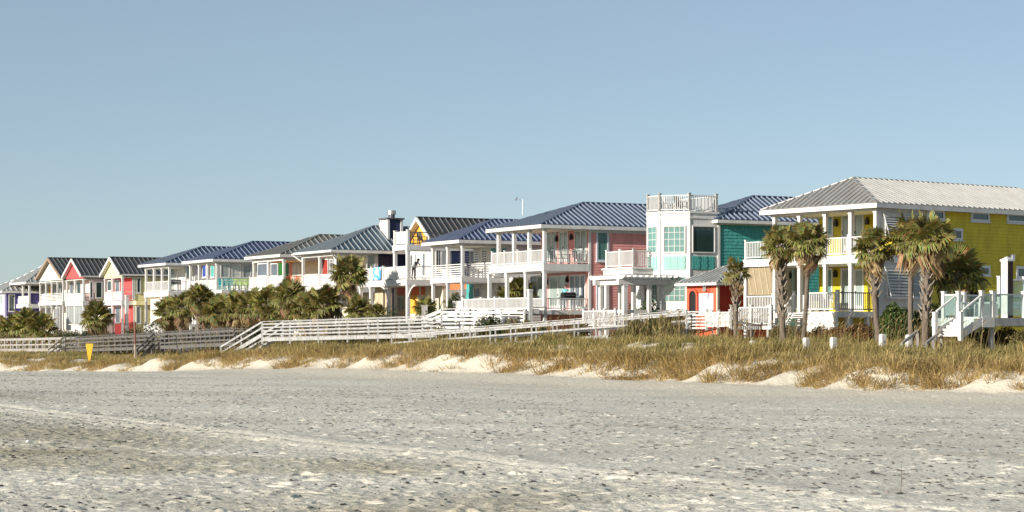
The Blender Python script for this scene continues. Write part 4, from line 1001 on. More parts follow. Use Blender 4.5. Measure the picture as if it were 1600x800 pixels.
def palm(label, base, top, size, ng=34, nd=10, r0=.17, boots=(.55, 1.0), lean=None, group=None, name='cabbage_palm', trunk=True, seed=1, spread=1.0, low=-.35):
    rnd = random.Random(seed); base = Vector(base); top = Vector(top); root = thing(name, label, 'palm tree', base, 0, group or 'cabbage palms before the houses'); H = top-base
    bend = Vector((rnd.uniform(-.12, .12), rnd.uniform(-.12, .12), 0))*min(1, H.z/4)
    P = lambda t: H*t+bend*math.sin(t*math.pi)
    n = 14
    if H.z > .3:
        MB().tube([P(i/n) for i in range(n+1)], [r0*(1.25-.35*min(1, i/3) if i < 3 else .9+.12*math.sin(i*2.3+seed)*.5) for i in range(n+1)], 10).build('trunk', BARK, root, smooth=True)
        if boots[1] > boots[0]:
            b = MB(); nb = int((boots[1]-boots[0])*H.z*17)
            for i in range(nb):
                t = boots[0]+(boots[1]-boots[0])*i/max(1, nb-1); a = i*2.4+rnd.uniform(-.2, .2); c = P(min(1, t)); d = Vector((math.cos(a), math.sin(a), 0)); s = Vector((-d.y, d.x, 0)); U = Vector((0, 0, 1))
                o = r0*.8; l = rnd.uniform(.2, .34); out = rnd.uniform(.10, .19)+.05*t; w = rnd.uniform(.05, .085)
                q0 = c+d*o; q1 = c+d*(o+out)+U*l
                b.add([q0-s*w, q0+s*w, q1+s*w*.45, q1-s*w*.45, q0-s*w*.8+d*.05-U*.05, q0+s*w*.8+d*.05-U*.05, q1+s*w*.35+d*.035, q1-s*w*.35+d*.035], BOXF)
            b.build('leaf_base', BOOT, root, kind='stuff')
    for i in range(ng+nd):
        dead = i >= ng; me = rnd.choice(FD) if dead else None
        if not dead:
            u = (i+.5)/ng; el = math.radians(86-(86+28*spread)*u**.9+rnd.uniform(-9, 9)); me = FG[min(5, int(u*5.2+rnd.random()))]
        else: el = math.radians(rnd.uniform(-72, -18))
        az = i*2.39996+rnd.uniform(-.35, .35); o = bpy.data.objects.new('frond', me); COL.objects.link(o); o.parent = root
        o.location = P(1)+Vector((math.cos(az)*.1, math.sin(az)*.1, rnd.uniform(-.25, .1) if not dead else rnd.uniform(-.45, -.15)))
        o.rotation_euler = (rnd.uniform(-.5, .5), -el, az); k = size*rnd.uniform(.85, 1.12)*(.85 if dead else 1); o.scale = (k, k, k)
    return root
def zpt(px, q, py): return at(px, q, py)
PALMS = [  # px base, px top, q, py crown, size, greens, dead, boots, label
 (1150, 1150, -7.0, 424, 0.65, 18, 6, (.45, 1.0), 'small cabbage palm with sparse crown in front of the red hut', .15),
 (1224, 1219, -7.0, 383, 0.86, 34, 9, (.30, 1.0), 'cabbage palm with a broken hanging boot, left of two before the yellow porch', .19),
 (1254, 1263, -7.6, 378, .93, 36, 10, (.8, 1.0), 'smooth trunked cabbage palm, right of two before the yellow porch', .14),
 (1376, 1366, -7.5, 388, 0.88, 36, 10, (.55, 1.0), 'cabbage palm with woven boots at the corner of the yellow house', .17),
 (1423, 1424, -6.5, 370, 1.0, 38, 12, (.72, 1.0), 'tall cabbage palm with slim trunk in the pair beside the yellow wall', .15),
 (1446, 1453, -7.5, 372, 1.04, 40, 12, (.30, 1.0), 'tall cabbage palm with thick booted trunk in the pair beside the yellow wall', .21),
 (1496, 1492, -2.0, 432, 1.35, 30, 12, (.2, 1.0), 'dark low palm in the shade against the yellow wall', .2),
 (549, 545, -4.0, 430, 1.30, 36, 10, (.5, 1.0), 'cabbage palm standing in front of the navy house', .17),
 (150, 151, -5.0, 497, 1.55, 34, 10, (.1, 1.0), 'squat palm in front of the coral gabled house', .2),
]
for i, (xb, xt, q, py, sz, g_, d_, bt, lb, r0) in enumerate(PALMS):
    b = at(xb, q); t = at(xt, q, py); palm(lb, b-Vector((0, 0, .2)), t, sz, g_, d_, r0*.86, bt, seed=40+i)
CL = [(262, -5.5, 489, 1.25, 'bushy palm at the left end of the palm clump'), (286, -5.0, 480, 1.3, 'bushy palm second from the left in the clump below the navy roof'),
      (312, -5.5, 466, 1.25, 'tall bushy palm left of the centre of the palm clump'), (324, -4.6, 482, 1.2, 'bushy palm tucked behind the tall one in the left clump'), (343, -5.5, 487, 1.3, 'low bushy palm below the shuttered house'),
      (367, -5.2, 483, 1.3, 'bushy palm below the blue side balcony with coloured chairs'), (392, -5.4, 478, 1.3, 'bushy palm under the far end of the grey roofed porch'), (415, -5.0, 474, 1.3, 'bushy palm under the middle of the grey roofed porch'),
      (452, -5.5, 462, 1.3, 'tallest bushy palm under the grey roofed porch'), (436, -4.6, 484, 1.2, 'low bushy palm between two taller ones under the grey roof'), (478, -5.4, 482, 1.3, 'bushy palm under the near corner of the grey roofed house'), (506, -5.6, 477, 1.4, 'round bushy palm left of the white arches'),
      (22, -5.0, 512, 1.6, 'low palm at the left edge of the dune'), (44, -4.6, 506, 1.7, 'bushy palm left of the pale gabled house'), (66, -5.0, 513, 1.6, 'low palm below the pale gabled house'), (3, -4.5, 517, 1.5, 'palm cut by the left picture edge'),
      (560, -3.8, 484, .95, 'dark low palm under the far end of the arched porch'), (588, -3.8, 489, .8, 'dark low palm before the tan lower wall'), (796, 1.5, 462, .95, 'palm seen through the lower porch of the pink house'), (812, 2.2, 457, 1.0, 'dark palm behind the middle lower columns of the pink house'), (665, -1.5, 482, .8, 'small palm beside the orange wall')]
for i, (px, q, py, sz, lb) in enumerate(CL):
    b = at(px, q); t = at(px, q, py)
    palm(lb, b-Vector((0, 0, .15)), t, sz, 30, 10, .16, (.0, 1.0), seed=90+i, spread=1.1, name='cabbage_palm')

# ------------------------------------------------------------------ shrubs
SHRUB = mat('shrub_leaf', (0, 0, 0), .55, var=.15, scale=4, attr='Col', trans=.2, spec=.3)
def shrub(label, px0, px1, pyt, q, n, pal, leaf=.09, seed=0, depth=None, name='shrub', upright=0.0, base_py=None):
    rs = np.random.RandomState(seed); a = at(px0, q); b = at(px1, q); c = (a+b)/2; c.z = ground(c.x, c.y)
    zt = at((px0+px1)/2, q, pyt).z; H = max(.4, zt-c.z); Lw = (b-a).length/2; dv = Vector((b.x-a.x, b.y-a.y, 0)).normalized(); dp = depth or max(.5, Lw*.6)
    nl = max(5, int(Lw*3)); lob = []
    for i in range(nl):
        t = rs.uniform(-1, 1); s = rs.uniform(-1, 1)*dp*.8; hh = H*(.55+.45*rs.rand())*(1-.35*abs(t)**3); lob.append((t*Lw*.9, s, hh, rs.uniform(.25, .55)*min(Lw, 1.5)+.15))
    k = rs.randint(0, nl, n); lob = np.array(lob)[k]; d = rs.normal(size=(n, 3)); d /= np.linalg.norm(d, axis=1)[:, None]; rad = rs.rand(n)**.4
    P = np.zeros((n, 3)); u = lob[:, 0]+d[:, 0]*rad*lob[:, 3]; w = lob[:, 1]+d[:, 1]*rad*lob[:, 3]
    z = lob[:, 2]*(.5+.5*rad*d[:, 2]); z = np.abs(z)
    P[:, 0] = u*dv.x-w*dv.y; P[:, 1] = u*dv.y+w*dv.x; P[:, 2] = z
    e1 = rs.normal(size=(n, 3)); e1[:, 2] += upright*2.5*np.sign(rs.rand(n)-.2); e1 /= np.linalg.norm(e1, axis=1)[:, None]; e2 = np.cross(e1, rs.normal(size=(n, 3))); e2 /= np.linalg.norm(e2, axis=1)[:, None]
    L1 = leaf*(.7+.8*rs.rand(n))[:, None]*(1+upright*2); L2 = leaf*.45*(.7+.6*rs.rand(n))[:, None]
    V = np.stack([P-e1*L1, P+e2*L2, P+e1*L1, P-e2*L2], 1).reshape(-1, 3); Fi = np.arange(4*n).reshape(n, 4)
    pal = np.array(pal); ci = pal[rs.randint(0, len(pal), n)]*(.75+.5*rs.rand(n))[:, None]; col = np.repeat(ci, 4, 0)
    root = thing(name, label, 'shrub', c, 0, 'shrubs between the dune and the houses')
    np_mesh('foliage', V, Fi, SHRUB, root, kind='stuff', col=col)
    st = MB()
    for i in range(5):
        t = rs.uniform(-.7, .7)*Lw; p = Vector((t*dv.x, t*dv.y, -.2)); st.tube([p, p+Vector((rs.uniform(-.1, .1), rs.uniform(-.1, .1), H*.35)), p+Vector((rs.uniform(-.3, .3), rs.uniform(-.3, .3), H*.75))], [.03, .022, .008], 5)
    st.build('stem', BARK, root, kind='stuff')
    return root
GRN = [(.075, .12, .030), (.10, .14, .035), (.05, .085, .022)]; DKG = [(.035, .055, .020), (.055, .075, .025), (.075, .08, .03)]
OLV = [(.12, .11, .035), (.17, .14, .05), (.09, .09, .03), (.22, .17, .07)]; RED_ = [(.20, .09, .03), (.15, .075, .03), (.10, .08, .03), (.26, .13, .05)]
for i, a in enumerate([
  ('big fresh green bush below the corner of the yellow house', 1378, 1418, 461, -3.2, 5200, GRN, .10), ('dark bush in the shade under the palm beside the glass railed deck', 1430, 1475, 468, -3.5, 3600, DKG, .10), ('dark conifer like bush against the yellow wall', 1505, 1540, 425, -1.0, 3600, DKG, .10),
  ('dark tangled brush under the glass railed deck at the right edge', 1552, 1612, 503, -5.5, 2600, OLV, .08), ('rust brown hedge in front of the yellow house deck', 1300, 1372, 503, -4.2, 4200, RED_, .07), ('green and brown bush at the foot of the yellow house steps', 1205, 1250, 508, -5.2, 2600, OLV, .08), ('rust tinted low hedge left of the iron railed deck', 1252, 1300, 507, -4.4, 2400, RED_, .07),
  ('leafy green shrub seen through the pergola', 1000, 1035, 459, -.6, 2600, GRN, .10), ('leafy shrub between the pergola and the red hut', 1036, 1072, 460, -.8, 2600, DKG, .10), ('small green tree top inside the pergola', 985, 1012, 456, -.5, 1500, GRN, .09),
  ('spiky olive shrub in front of the pergola', 958, 1000, 498, -7.5, 3400, OLV, .09), ('tall spiky olive shrub beside the boardwalk rail end', 1018, 1062, 489, -6.8, 3400, OLV, .09), ('dry tall shrub by the arched doorway', 1060, 1076, 468, -2.6, 1200, OLV, .09),
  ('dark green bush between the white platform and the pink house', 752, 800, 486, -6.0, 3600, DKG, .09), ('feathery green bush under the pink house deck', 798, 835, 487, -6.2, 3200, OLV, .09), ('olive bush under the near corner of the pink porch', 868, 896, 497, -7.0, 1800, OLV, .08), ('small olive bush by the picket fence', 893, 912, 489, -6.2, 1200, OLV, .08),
  ('low hedge before the tan lower wall', 590, 628, 474, -4.5, 3000, DKG, .08), ('low hedge before the orange wall', 628, 672, 476, -4.6, 3000, DKG, .08), ('dark hedge right of the small palm by the orange wall', 672, 704, 472, -3.5, 2400, DKG, .08), ('tall dark hedge under the blue roofed house', 700, 722, 452, -.6, 2400, DKG, .09),
  ('olive hedge under the far arch', 540, 592, 488, -5.0, 3000, OLV, .08), ('low bush between the white boardwalk and ramp', 690, 728, 503, -8.5, 1500, OLV, .07), ('brown bush right of the squat palm', 178, 220, 508, -6.0, 3000, OLV, .09), ('dark bush under the pale yellow house', 200, 226, 500, -4.5, 1800, DKG, .09),
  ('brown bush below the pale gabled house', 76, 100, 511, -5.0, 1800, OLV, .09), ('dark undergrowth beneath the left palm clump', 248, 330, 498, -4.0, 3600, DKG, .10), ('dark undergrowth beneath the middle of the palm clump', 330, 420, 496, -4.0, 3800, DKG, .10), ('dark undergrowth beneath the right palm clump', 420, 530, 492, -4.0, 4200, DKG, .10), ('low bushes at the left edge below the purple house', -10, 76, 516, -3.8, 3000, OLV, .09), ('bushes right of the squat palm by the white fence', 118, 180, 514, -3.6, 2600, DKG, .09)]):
    shrub(*a, seed=300+i, upright=.9 if 'spiky' in a[0] or 'tall dark' in a[0] else 0)

# ------------------------------------------------------------------ dune grass
GRASS = mat('dune_grass', (0, 0, 0), .7, var=.12, scale=2, attr='Col', trans=.35, spec=.2)
def grass_cover(q, p):
    fq_ = q-foot_q(p)
    n = fbm(p/1.0+.12*q, q/2.2, 141, 4); n2 = fbm(p/5, q/5, 147, 3)
    lim = np.clip(1.5+2.9*fbm(p/1.5, p*0+.3, 191, 3)+1.0*vn(p/6, p*0, 195), -.1, 4.0)
    low = np.maximum(sstep(-.1, .5, fq_-lim), .75*sstep(.02, .2, n+.3*n2-.1)*sstep(-.2, .4, fq_))
    topc = sstep(-.36, .0, n2*.6+.9*n+.16)
    w = sstep(3.0, 5.0, fq_); c = low*(1-w)+topc*w
    gap = np.exp(-((p-76-(q+18)*.5)/3.6)**2)*sstep(-6, -12, q)
    return c*(1-np.clip(gap*1.6, 0, 1))*(1-.55*sstep(-9, -4, q))
def make_grass():
    rs = np.random.RandomState(8); N = 74000
    p = rs.uniform(-48, 150, N); q = rs.uniform(-22.5, -3, N); X, Y = to_xy(q, p); m = (X/Y)*F+HX
    ok = (m > -40) & (m < 1650) & (rs.rand(N) < grass_cover(q, p)) & (rs.rand(N) < np.clip(110/Y, .35, 1)); p, q, X, Y = p[ok], q[ok], X[ok], Y[ok]
    Z = big_height(q, p); T = len(p); nb = 13
    fq_ = q-foot_q(p); tl = (.33+.34*rs.rand(T)**1.5)*(1.35-.4*np.clip((fq_-2)/4, 0, 1))*(1.05+.85*fbm(p/1.8, q/1.8, 171, 2)); hue = np.clip(.5+.9*fbm(p/3.2, q/3.2, 161, 3)+.25*rs.normal(size=T), 0, 1)
    I = np.repeat(np.arange(T), nb); n = len(I); ang = rs.rand(n)*6.283; r = .22*np.sqrt(rs.rand(n))
    B = np.stack([X[I]+np.cos(ang)*r, Y[I]+np.sin(ang)*r, Z[I]-.04], 1)
    az = ang+rs.normal(size=n)*.5; down = np.clip(1-fq_[I]/5, 0, 1); ln = tl[I]*(.5+.7*rs.rand(n)); lean = np.clip(.30+2.2*r+.25*rs.normal(size=n)+.35*down, .05, 1.35)
    dx = np.cos(az)*lean-VX*.55*down*lean+.18; dy = np.sin(az)*lean-VY*.55*down*lean
    w = .008+.008*rs.rand(n); a1 = az+rs.normal(size=n); Sd = np.stack([-np.sin(a1)*w, np.cos(a1)*w, 0*w], 1)
    M = B+np.stack([dx*ln*.35, dy*ln*.35, ln*.55*(1.05-.25*lean)], 1); Tp = B+np.stack([dx*ln*.98, dy*ln*.98, ln*(1-.60*lean)*np.where(rs.rand(n) < .3, .75, 1)], 1)
    V = np.stack([B-Sd, B+Sd, M+Sd*.8, M-Sd*.8, Tp], 1).reshape(-1, 3); b4 = np.arange(n)[:, None]*5
    Ft = np.concatenate([b4+np.array([0, 1, 2]), b4+np.array([0, 2, 3]), b4+np.array([3, 2, 4])])
    olive = np.array([.38, .31, .11]); straw = np.array([.56, .42, .20]); green = np.array([.21, .205, .068]); gold = np.array([.54, .375, .14])
    h = hue[I][:, None]; f = np.clip((fq_[I]-1.0)/5, 0, 1)[:, None]; rr = rs.rand(n)[:, None]
    c = (olive*(1-h)+green*h)*f+(straw*(1-h)+gold*h)*(1-f); c = np.where(rr < .25, straw, c)*(.7+.55*rs.rand(n))[:, None]
    col = np.repeat(c, 5, 0)
    g = np_mesh('dune_grass', V, Ft, GRASS, kind='stuff', col=col); tag(g, 'olive and straw coloured dune grass covering the dune face and crest', 'grass')
    # sea oats: thin tall stalks with seed heads
    K = 2600; p = rs.uniform(-48, 120, K); q = rs.uniform(-15, -5, K); X, Y = to_xy(q, p); ok = (rs.rand(K) < np.where(p < 15, 1, .35)); p, q, X, Y = p[ok], q[ok], X[ok], Y[ok]; n = len(p)
    B = np.stack([X, Y, big_height(q, p)], 1); hgt = .9+.75*rs.rand(n); lx_ = rs.normal(size=n)*.12+.08; ly_ = rs.normal(size=n)*.1
    Tp = B+np.stack([lx_*hgt, ly_*hgt, hgt], 1); Hd = Tp+np.stack([.10+lx_*.3, ly_*.3, .16+0*hgt], 1); a = rs.rand(n)*3.14; Sd = np.stack([np.cos(a), np.sin(a), 0*a], 1)*.007
    V = np.stack([B-Sd, B+Sd, Tp+Sd*.7, Tp-Sd*.7, Tp-Sd*3.5+(Hd-Tp)*.4, Tp+Sd*3.5+(Hd-Tp)*.4, Hd], 1).reshape(-1, 3); b7 = np.arange(n)[:, None]*7
    Ft = np.concatenate([b7+np.array(t) for t in ([0, 1, 2], [0, 2, 3], [3, 2, 5], [3, 5, 4], [4, 5, 6])]); col = np.repeat(np.array([[.36, .27, .13]])*(.6+.6*rs.rand(n))[:, None], 7, 0)
    g = np_mesh('sea_oats', V, Ft, GRASS, kind='stuff', col=col); tag(g, 'thin tall sea oat stalks standing above the dune grass', 'sea oats')
make_grass()
# ------------------------------------------------------------------ furniture and small things
def chair(label, loc, rz, m, group=None, k=1.0, name='patio_chair'):
    t = thing(name, label, 'chair', loc, rz, group or 'patio chairs on the porches')
    MB().box(-.27*k, .27*k, -.27*k, .25*k, .36*k, .40*k).build('seat', m, t)
    b = MB()
    for i in range(5):
        y = -.22*k+.11*k*i; b.beam((.22*k, y, .40*k), (.42*k, y, 1.0*k), .02*k, .085*k, up=(0, 1, 0))
    b.beam((.33*k, -.27*k, .72*k), (.33*k, .27*k, .72*k), .03*k, .06*k); b.build('backrest', m, t, kind='stuff')
    for x in (-.23*k, .22*k):
        for y in (-.25*k, .25*k): MB().box(x-.025*k, x+.025*k, y-.025*k, y+.025*k, 0, .359*k if x > 0 else .62*k).build('leg', m, t)
    for y in (-.29*k, .29*k): MB().box(-.28*k, .30*k, y-.05*k, y+.05*k, .621*k, .65*k).build('armrest', m, t)
    return t
def on(h, px, y, py_z): x = h.lx(px, y); return h.world(x, y, py_z)
ZP = hP.z(411.5)+.004; ZPl = hP.z(484.5)+.004
chair('black patio chair on the upper pink porch, nearest the corner column', on(hP, 868, .9, ZP), TH+R(200), BLACK)
chair('black patio chair on the upper pink porch, second from the corner column', on(hP, 884, .8, ZP), TH+R(160), BLACK)
chair('black patio chair on the upper pink porch, nearest the house wall', on(hP, 905, .8, ZP), TH+R(180), BLACK)
t = thing('patio_table', 'small black round table on the upper pink porch', 'table', on(hP, 894, 1.6, ZP))
MB().tube([(0, 0, .68), (0, 0, .72)], .42, 18).build('table_top', BLACK, t); MB().tube([(0, 0, 0), (0, 0, .68)], .03, 8).build('leg', BLACK, t); MB().tube([(0, 0, 0), (0, 0, .03)], .25, 14).build('base', BLACK, t)
ZC = hC.z(453)+.004
for i, (px, m_, lb) in enumerate(((348, AQUA, 'aqua chair on the blue roofed side balcony, leftmost of the row'), (355, AQUA, 'aqua chair second from the left on the side balcony'), (362, AQUA, 'aqua chair beside the lime chairs on the side balcony'), (371, LIME, 'lime chair beside the aqua chairs on the side balcony'), (380, LIME, 'lime chair second from the right on the side balcony'), (389, LIME, 'lime chair at the right end of the side balcony'))):
    chair(lb, on(hC, px, -.75, ZC), TH+R(90), m_, 'coloured chairs on the side balcony')
ZG = hG.z(449)+.004
chair('coral red chair behind the iron railing of the grey roofed porch', on(hG, 456, .8, ZG), TH+R(120), ORP); chair('coral red chair nearest the wall on the grey roofed porch', on(hG, 464, .9, ZG), TH+R(60), ORP)
ZB = hB.z(433)+.004
chair('white chair on the blue roofed upper porch nearest the corner column', on(hB, 735, .7, ZB), TH+R(170), WHITE); chair('white chair on the blue roofed upper porch by the doors', on(hB, 747, .8, ZB), TH+R(190), WHITE)
ZW = z3+.004; hW_ = hW
chair('dark chair on the railed roof terrace, left one', on(hW, 651, .7, ZW), TH+R(150), IRON); chair('dark chair on the railed roof terrace, right one', on(hW, 660, .8, ZW), TH+R(200), IRON)
chair('dark chair on the roof deck of the bay tower', hT.world(.5, 1.6, zr0+.004), TH+R(180), IRON); chair('white chair on the roof deck of the bay tower', hT.world(.3, 2.6, zr0+.004), TH+R(160), WHITE)
def grill(label, loc, rz, k=1.0):
    t = thing('barbecue_grill', label, 'grill', loc, rz)
    MB().prism([(-.3*k, -.45*k, .7*k), (.3*k, -.45*k, .7*k), (.27*k, -.45*k, .92*k), (-.27*k, -.45*k, .92*k)], (0, .9*k, 0)).build('firebox', BLACK, t)
    MB().prism([(-.28*k, -.46*k, .925*k), (.28*k, -.46*k, .925*k), (.24*k, -.46*k, 1.1*k), (.1*k, -.46*k, 1.2*k), (-.1*k, -.46*k, 1.2*k), (-.24*k, -.46*k, 1.1*k)], (0, .92*k, 0)).build('lid', BLACK, t)
    for y in (-.75*k, .46*k): MB().box(-.25*k, .25*k, y, y+.29*k, .82*k, .86*k).build('side_shelf', IRON, t)
    for x in (-.24*k, .24*k):
        for y in (-.4*k, .4*k): MB().box(x-.025*k, x+.025*k, y-.025*k, y+.025*k, 0, .699*k).build('leg', IRON, t)
    MB().beam((-.3*k, -.3*k, 1.0*k), (-.3*k, .3*k, 1.0*k), .03*k, .03*k).build('handle', STEEL, t)
    return t
grill('black barbecue grill on the lower porch of the pink house', on(hP, 888, .8, ZPl), TH+R(90), 1.0)
ZD = hD.z(455)+.004
grill('black barbecue grill on the upper porch of the navy roofed house', on(hD, 275, .7, ZD), TH+R(90), .95)
grill('dark grill on the lower porch of the yellow house', hY.world(1.6, hY.ly(1283, 1.6), hY.z(487)+.004), TY, .9)
# beach towel over the front rail
y0, y1 = hW.ly(597), hW.ly(585); zt = z2+1.03; V = []; Fc = []; n1, n2 = 10, 14
prof = [(-.10-.03*t, zt-.02-.95*t) for t in [1, .8, .6, .4, .2, .05]]+[(-.05, zt+.012), (.05, zt+.012)]+[(.09, zt-.05), (.10, zt-.2), (.11, zt-.35)]
for i, (x, z) in enumerate(prof):
    for j in range(n1+1):
        V.append((x+.018*math.sin(j*1.9+i*.2)*(1 if i < 6 else 0), y0+(y1-y0)*j/n1+.01*math.sin(i), z+.01*math.sin(j*1.3)*(1 if i == 0 else 0)))
for i in range(len(prof)-1):
    for j in range(n1): a = i*(n1+1)+j; Fc.append((a, a+1, a+n1+2, a+n1+1))
TOW = bpy.data.materials.new('towel_blue_white'); TOW.use_nodes = True; nn = TOW.node_tree.nodes; ll = TOW.node_tree.links
tc = nn.new('ShaderNodeTexCoord'); wv = nn.new('ShaderNodeTexNoise'); wv.inputs['Scale'].default_value = 2.6; wv.inputs['Detail'].default_value = 1; cr = nn.new('ShaderNodeValToRGB'); cr.color_ramp.interpolation = 'CONSTANT'
cr.color_ramp.elements[0].color = (.10, .34, .72, 1); cr.color_ramp.elements[1].position = .52; cr.color_ramp.elements[1].color = (.72, .78, .84, 1)
ll.new(tc.outputs['Object'], wv.inputs['Vector']); ll.new(wv.outputs[0], cr.inputs[0]); ll.new(cr.outputs[0], nn['Principled BSDF'].inputs['Base Color']); nn['Principled BSDF'].inputs['Roughness'].default_value = .9
me = bpy.data.meshes.new('beach_towel'); me.from_pydata(V, [], Fc); me.update(); tw = link('beach_towel', me, TOW, None, True)
tw.location = hW.world(0, 0, 0); tw.rotation_euler.z = TH; md = tw.modifiers.new('thickness', 'SOLIDIFY'); md.thickness = .012
tag(tw, 'blue and white beach towel hung over the white porch railing', 'towel')
# inverted triangle sign on a post
g = at(139.5, -19.0); s = at(139.5, -19.0, 537).z-g.z
t = thing('trail_marker', 'yellow inverted triangle sign on a thin brown post in the sand', 'sign', g, 0)
YS = mat('sign_yellow', (.75, .40, .012), .5, var=.06)
MB().box(-.05, .05, -.03, .03, -.4, s-.1).build('post', RBROWN, t)
pa = at(136.3, -19.0, 537)-g; pb_ = at(143.3, -19.0, 537)-g; pc = at(139.8, -19.0, 566)-g
MB().prism([(pa.x, -.045, pa.z), (pb_.x, -.045, pb_.z), (pb_.x, -.045, pb_.z-.16), (pc.x+.05, -.045, pc.z), (pc.x-.05, -.045, pc.z), (pa.x, -.045, pa.z-.16)], (0, -.03, 0)).build('sign_plate', YS, t)
MB().prism([(pb_.x-.02, -.044, pb_.z-.01), (pb_.x-.02, .10, pb_.z-.01), (pc.x+.03, .02, pc.z), (pc.x+.03, -.044, pc.z)], (.02, 0, 0)).build('plate_edge', RBROWN, t)
g = at(211, -13); t = tag(MB().tube([(0, 0, -.4), (0, 0, (at(211, -13, 503).z-g.z)*.55)], .075, 8).build('marker_post', mat('grey_tan_post', (.36, .28, .22), .8)), 'tall slender red brown post standing in the dune grass', 'post'); t.location = g
MB().tube([(0, 0, (at(211, -13, 503).z-g.z)*.55), (0, 0, at(211, -13, 503).z-g.z)], .08, 8).build('painted_top', RBROWN, t)
for px, py, q, lb in ((1259.5, 526, -12.2, 'short white bollard in the dune grass below the two porch palms'), (1302, 525, -12.0, 'short white bollard in the dune grass below the white deck corner'), (1379, 520, -11.8, 'short white bollard below the palm at the yellow house corner'), (1420, 521, -10.5, 'short white bollard beside the tall palm pair'), (1175.5, 532, -12.5, 'short white bollard leaning in the grass below the landing')):
    g = at(px, q); hh = max(.5, at(px, q, py+3).z-g.z); w = .11
    o = MB().box(-w, w, -w, w, -.3, hh-.03).add([(-w, -w, hh-.029), (w, -w, hh-.029), (w, w, hh-.029), (-w, w, hh-.029), (-w*.7, -w*.7, hh+.03), (w*.7, -w*.7, hh+.03), (w*.7, w*.7, hh+.03), (-w*.7, w*.7, hh+.03)], BOXF).build('bollard', WHITE)
    o.location = g; o.rotation_euler = (0, .06 if px < 1200 else .0, TH); tag(o, lb, 'bollard', 'short white bollards in the dune grass')
# white fences
def fence(name, label, px0, px1, q0, q1, py0, py1, style, m=WHITE, pw=.12, posts=2):
    h = House(name, label, px0, q0, math.atan2(at(px1, q1, HY).x*-1+at(px0, q0, HY).x, at(px1, q1, HY).y-at(px0, q0, HY).y), cat='fence', gz=at(px0, q0, py1).z)
    L = (at(px1, q1, HY)-at(px0, q0, HY)).length; zt_ = at(px0, q0, py0).z-h.gz; z2_ = at(px1, q1, py1).z-h.gz
    h.railing((0, 0), (0, L), 0, h=zt_, style=style, m=m, posts=posts, pw=pw, z1=z2_); return h
fence('board_fence', 'white vertical board fence between the boardwalk and the small palm', 1141, 1104, -6.0, -5.2, 487, 513, 'board', posts=1)
fence('post_rail_fence', 'white post and rail fence below the red hut', 1104, 1073, -5.2, -5.0, 486, 516, 'bars', posts=0)
fence('picket_fence', 'white picket fence below the near corner of the pink house', 962, 912, -4.0, -4.2, 485, 511, 'picket', posts=2)
fence('porch_fence', 'white picket fence between the blue roofed house and the pink house', 782, 724, -1.6, -2.0, 467, 483, 'picket', posts=1, pw=.18)
fence('low_board_fence', 'low white board fence beneath the left palm clump', 262, 226, -3.0, -3.0, 510, 524, 'board', posts=1)
fence('far_board_fence', 'low white board fence under the far left houses', 118, 30, -3.2, -3.0, 516, 526, 'board', posts=3)
fence('clump_board_fence', 'low white board fence glimpsed between the palms under the grey roofed house', 470, 330, -3.3, -3.0, 500, 514, 'board', posts=4)
# storage box by the ramp
g = at(663.5, -4.5); hh = at(663.5, -4.5, 478).z-g.z; o = MB().box(-.2, .2, -.2, .2, -.2, hh).box(-.24, .24, -.24, .24, hh+.001, hh+.06).build('service_post', GREYW); o.location = g; tag(o, 'grey wooden service post by the white ramp', 'post')
# bits on the beach
g = at(1410, -60); g = Vector((at(1407, -54.9, HY).x, at(1407, -54.9, HY).y, 0)); g.z = ground(g.x, g.y)
b = MB(); b.tube([(0, 0, -.02), (.03, .02, .25), (.02, .05, .5), (.06, .04, .68)], [.009, .008, .006, .003], 5); b.tube([(.03, .02, .25), (.1, .03, .38)], [.006, .002], 5); b.tube([(0, 0, .02), (-.25, .1, .05)], [.008, .003], 5)
o = b.build('dry_twig', BARK); o.location = g; o.scale = (.5, .5, .5); tag(o, 'dry upright twig stuck in the sand at the lower right', 'twig')
def shell(px, q, r, m, lb):
    g = at(px, q, HY); g.z = ground(g.x, g.y)+.05; b = MB(); n = 12; V = [(0, 0, r*.5)]
    for k in range(1, 4):
        for j in range(n): a = 2*math.pi*j/n; rr = r*math.sin(k/3*1.5)*(1+.06*(j % 2)); V.append((rr*math.cos(a), rr*math.sin(a)*.8, r*.5*math.cos(k/3*1.5)))
    Fc = [(0, 1+j, 1+(j+1) % n) for j in range(n)]+[(1+k*n+j, 1+k*n+n+j, 1+k*n+n+(j+1) % n, 1+k*n+(j+1) % n) for k in range(2) for j in range(n)]
    o = b.add(V, Fc).build('sea_shell', m); o.location = g; o.rotation_euler = (.5, .1, px); tag(o, lb, 'shell', 'shells on the beach')
shell(1066, -66.5, .06, mat('shell_pink', (.75, .50, .36), .4), 'small pink shell lying on the sand at the bottom of the picture'); shell(43, -60.5, .035, mat('shell_white', (.8, .79, .75), .4), 'small white shell on the sand at the lower left'); shell(833, -66.3, .06, mat('shell_white', (.8, .79, .75), .4), 'tiny white shell on the sand at the bottom centre')
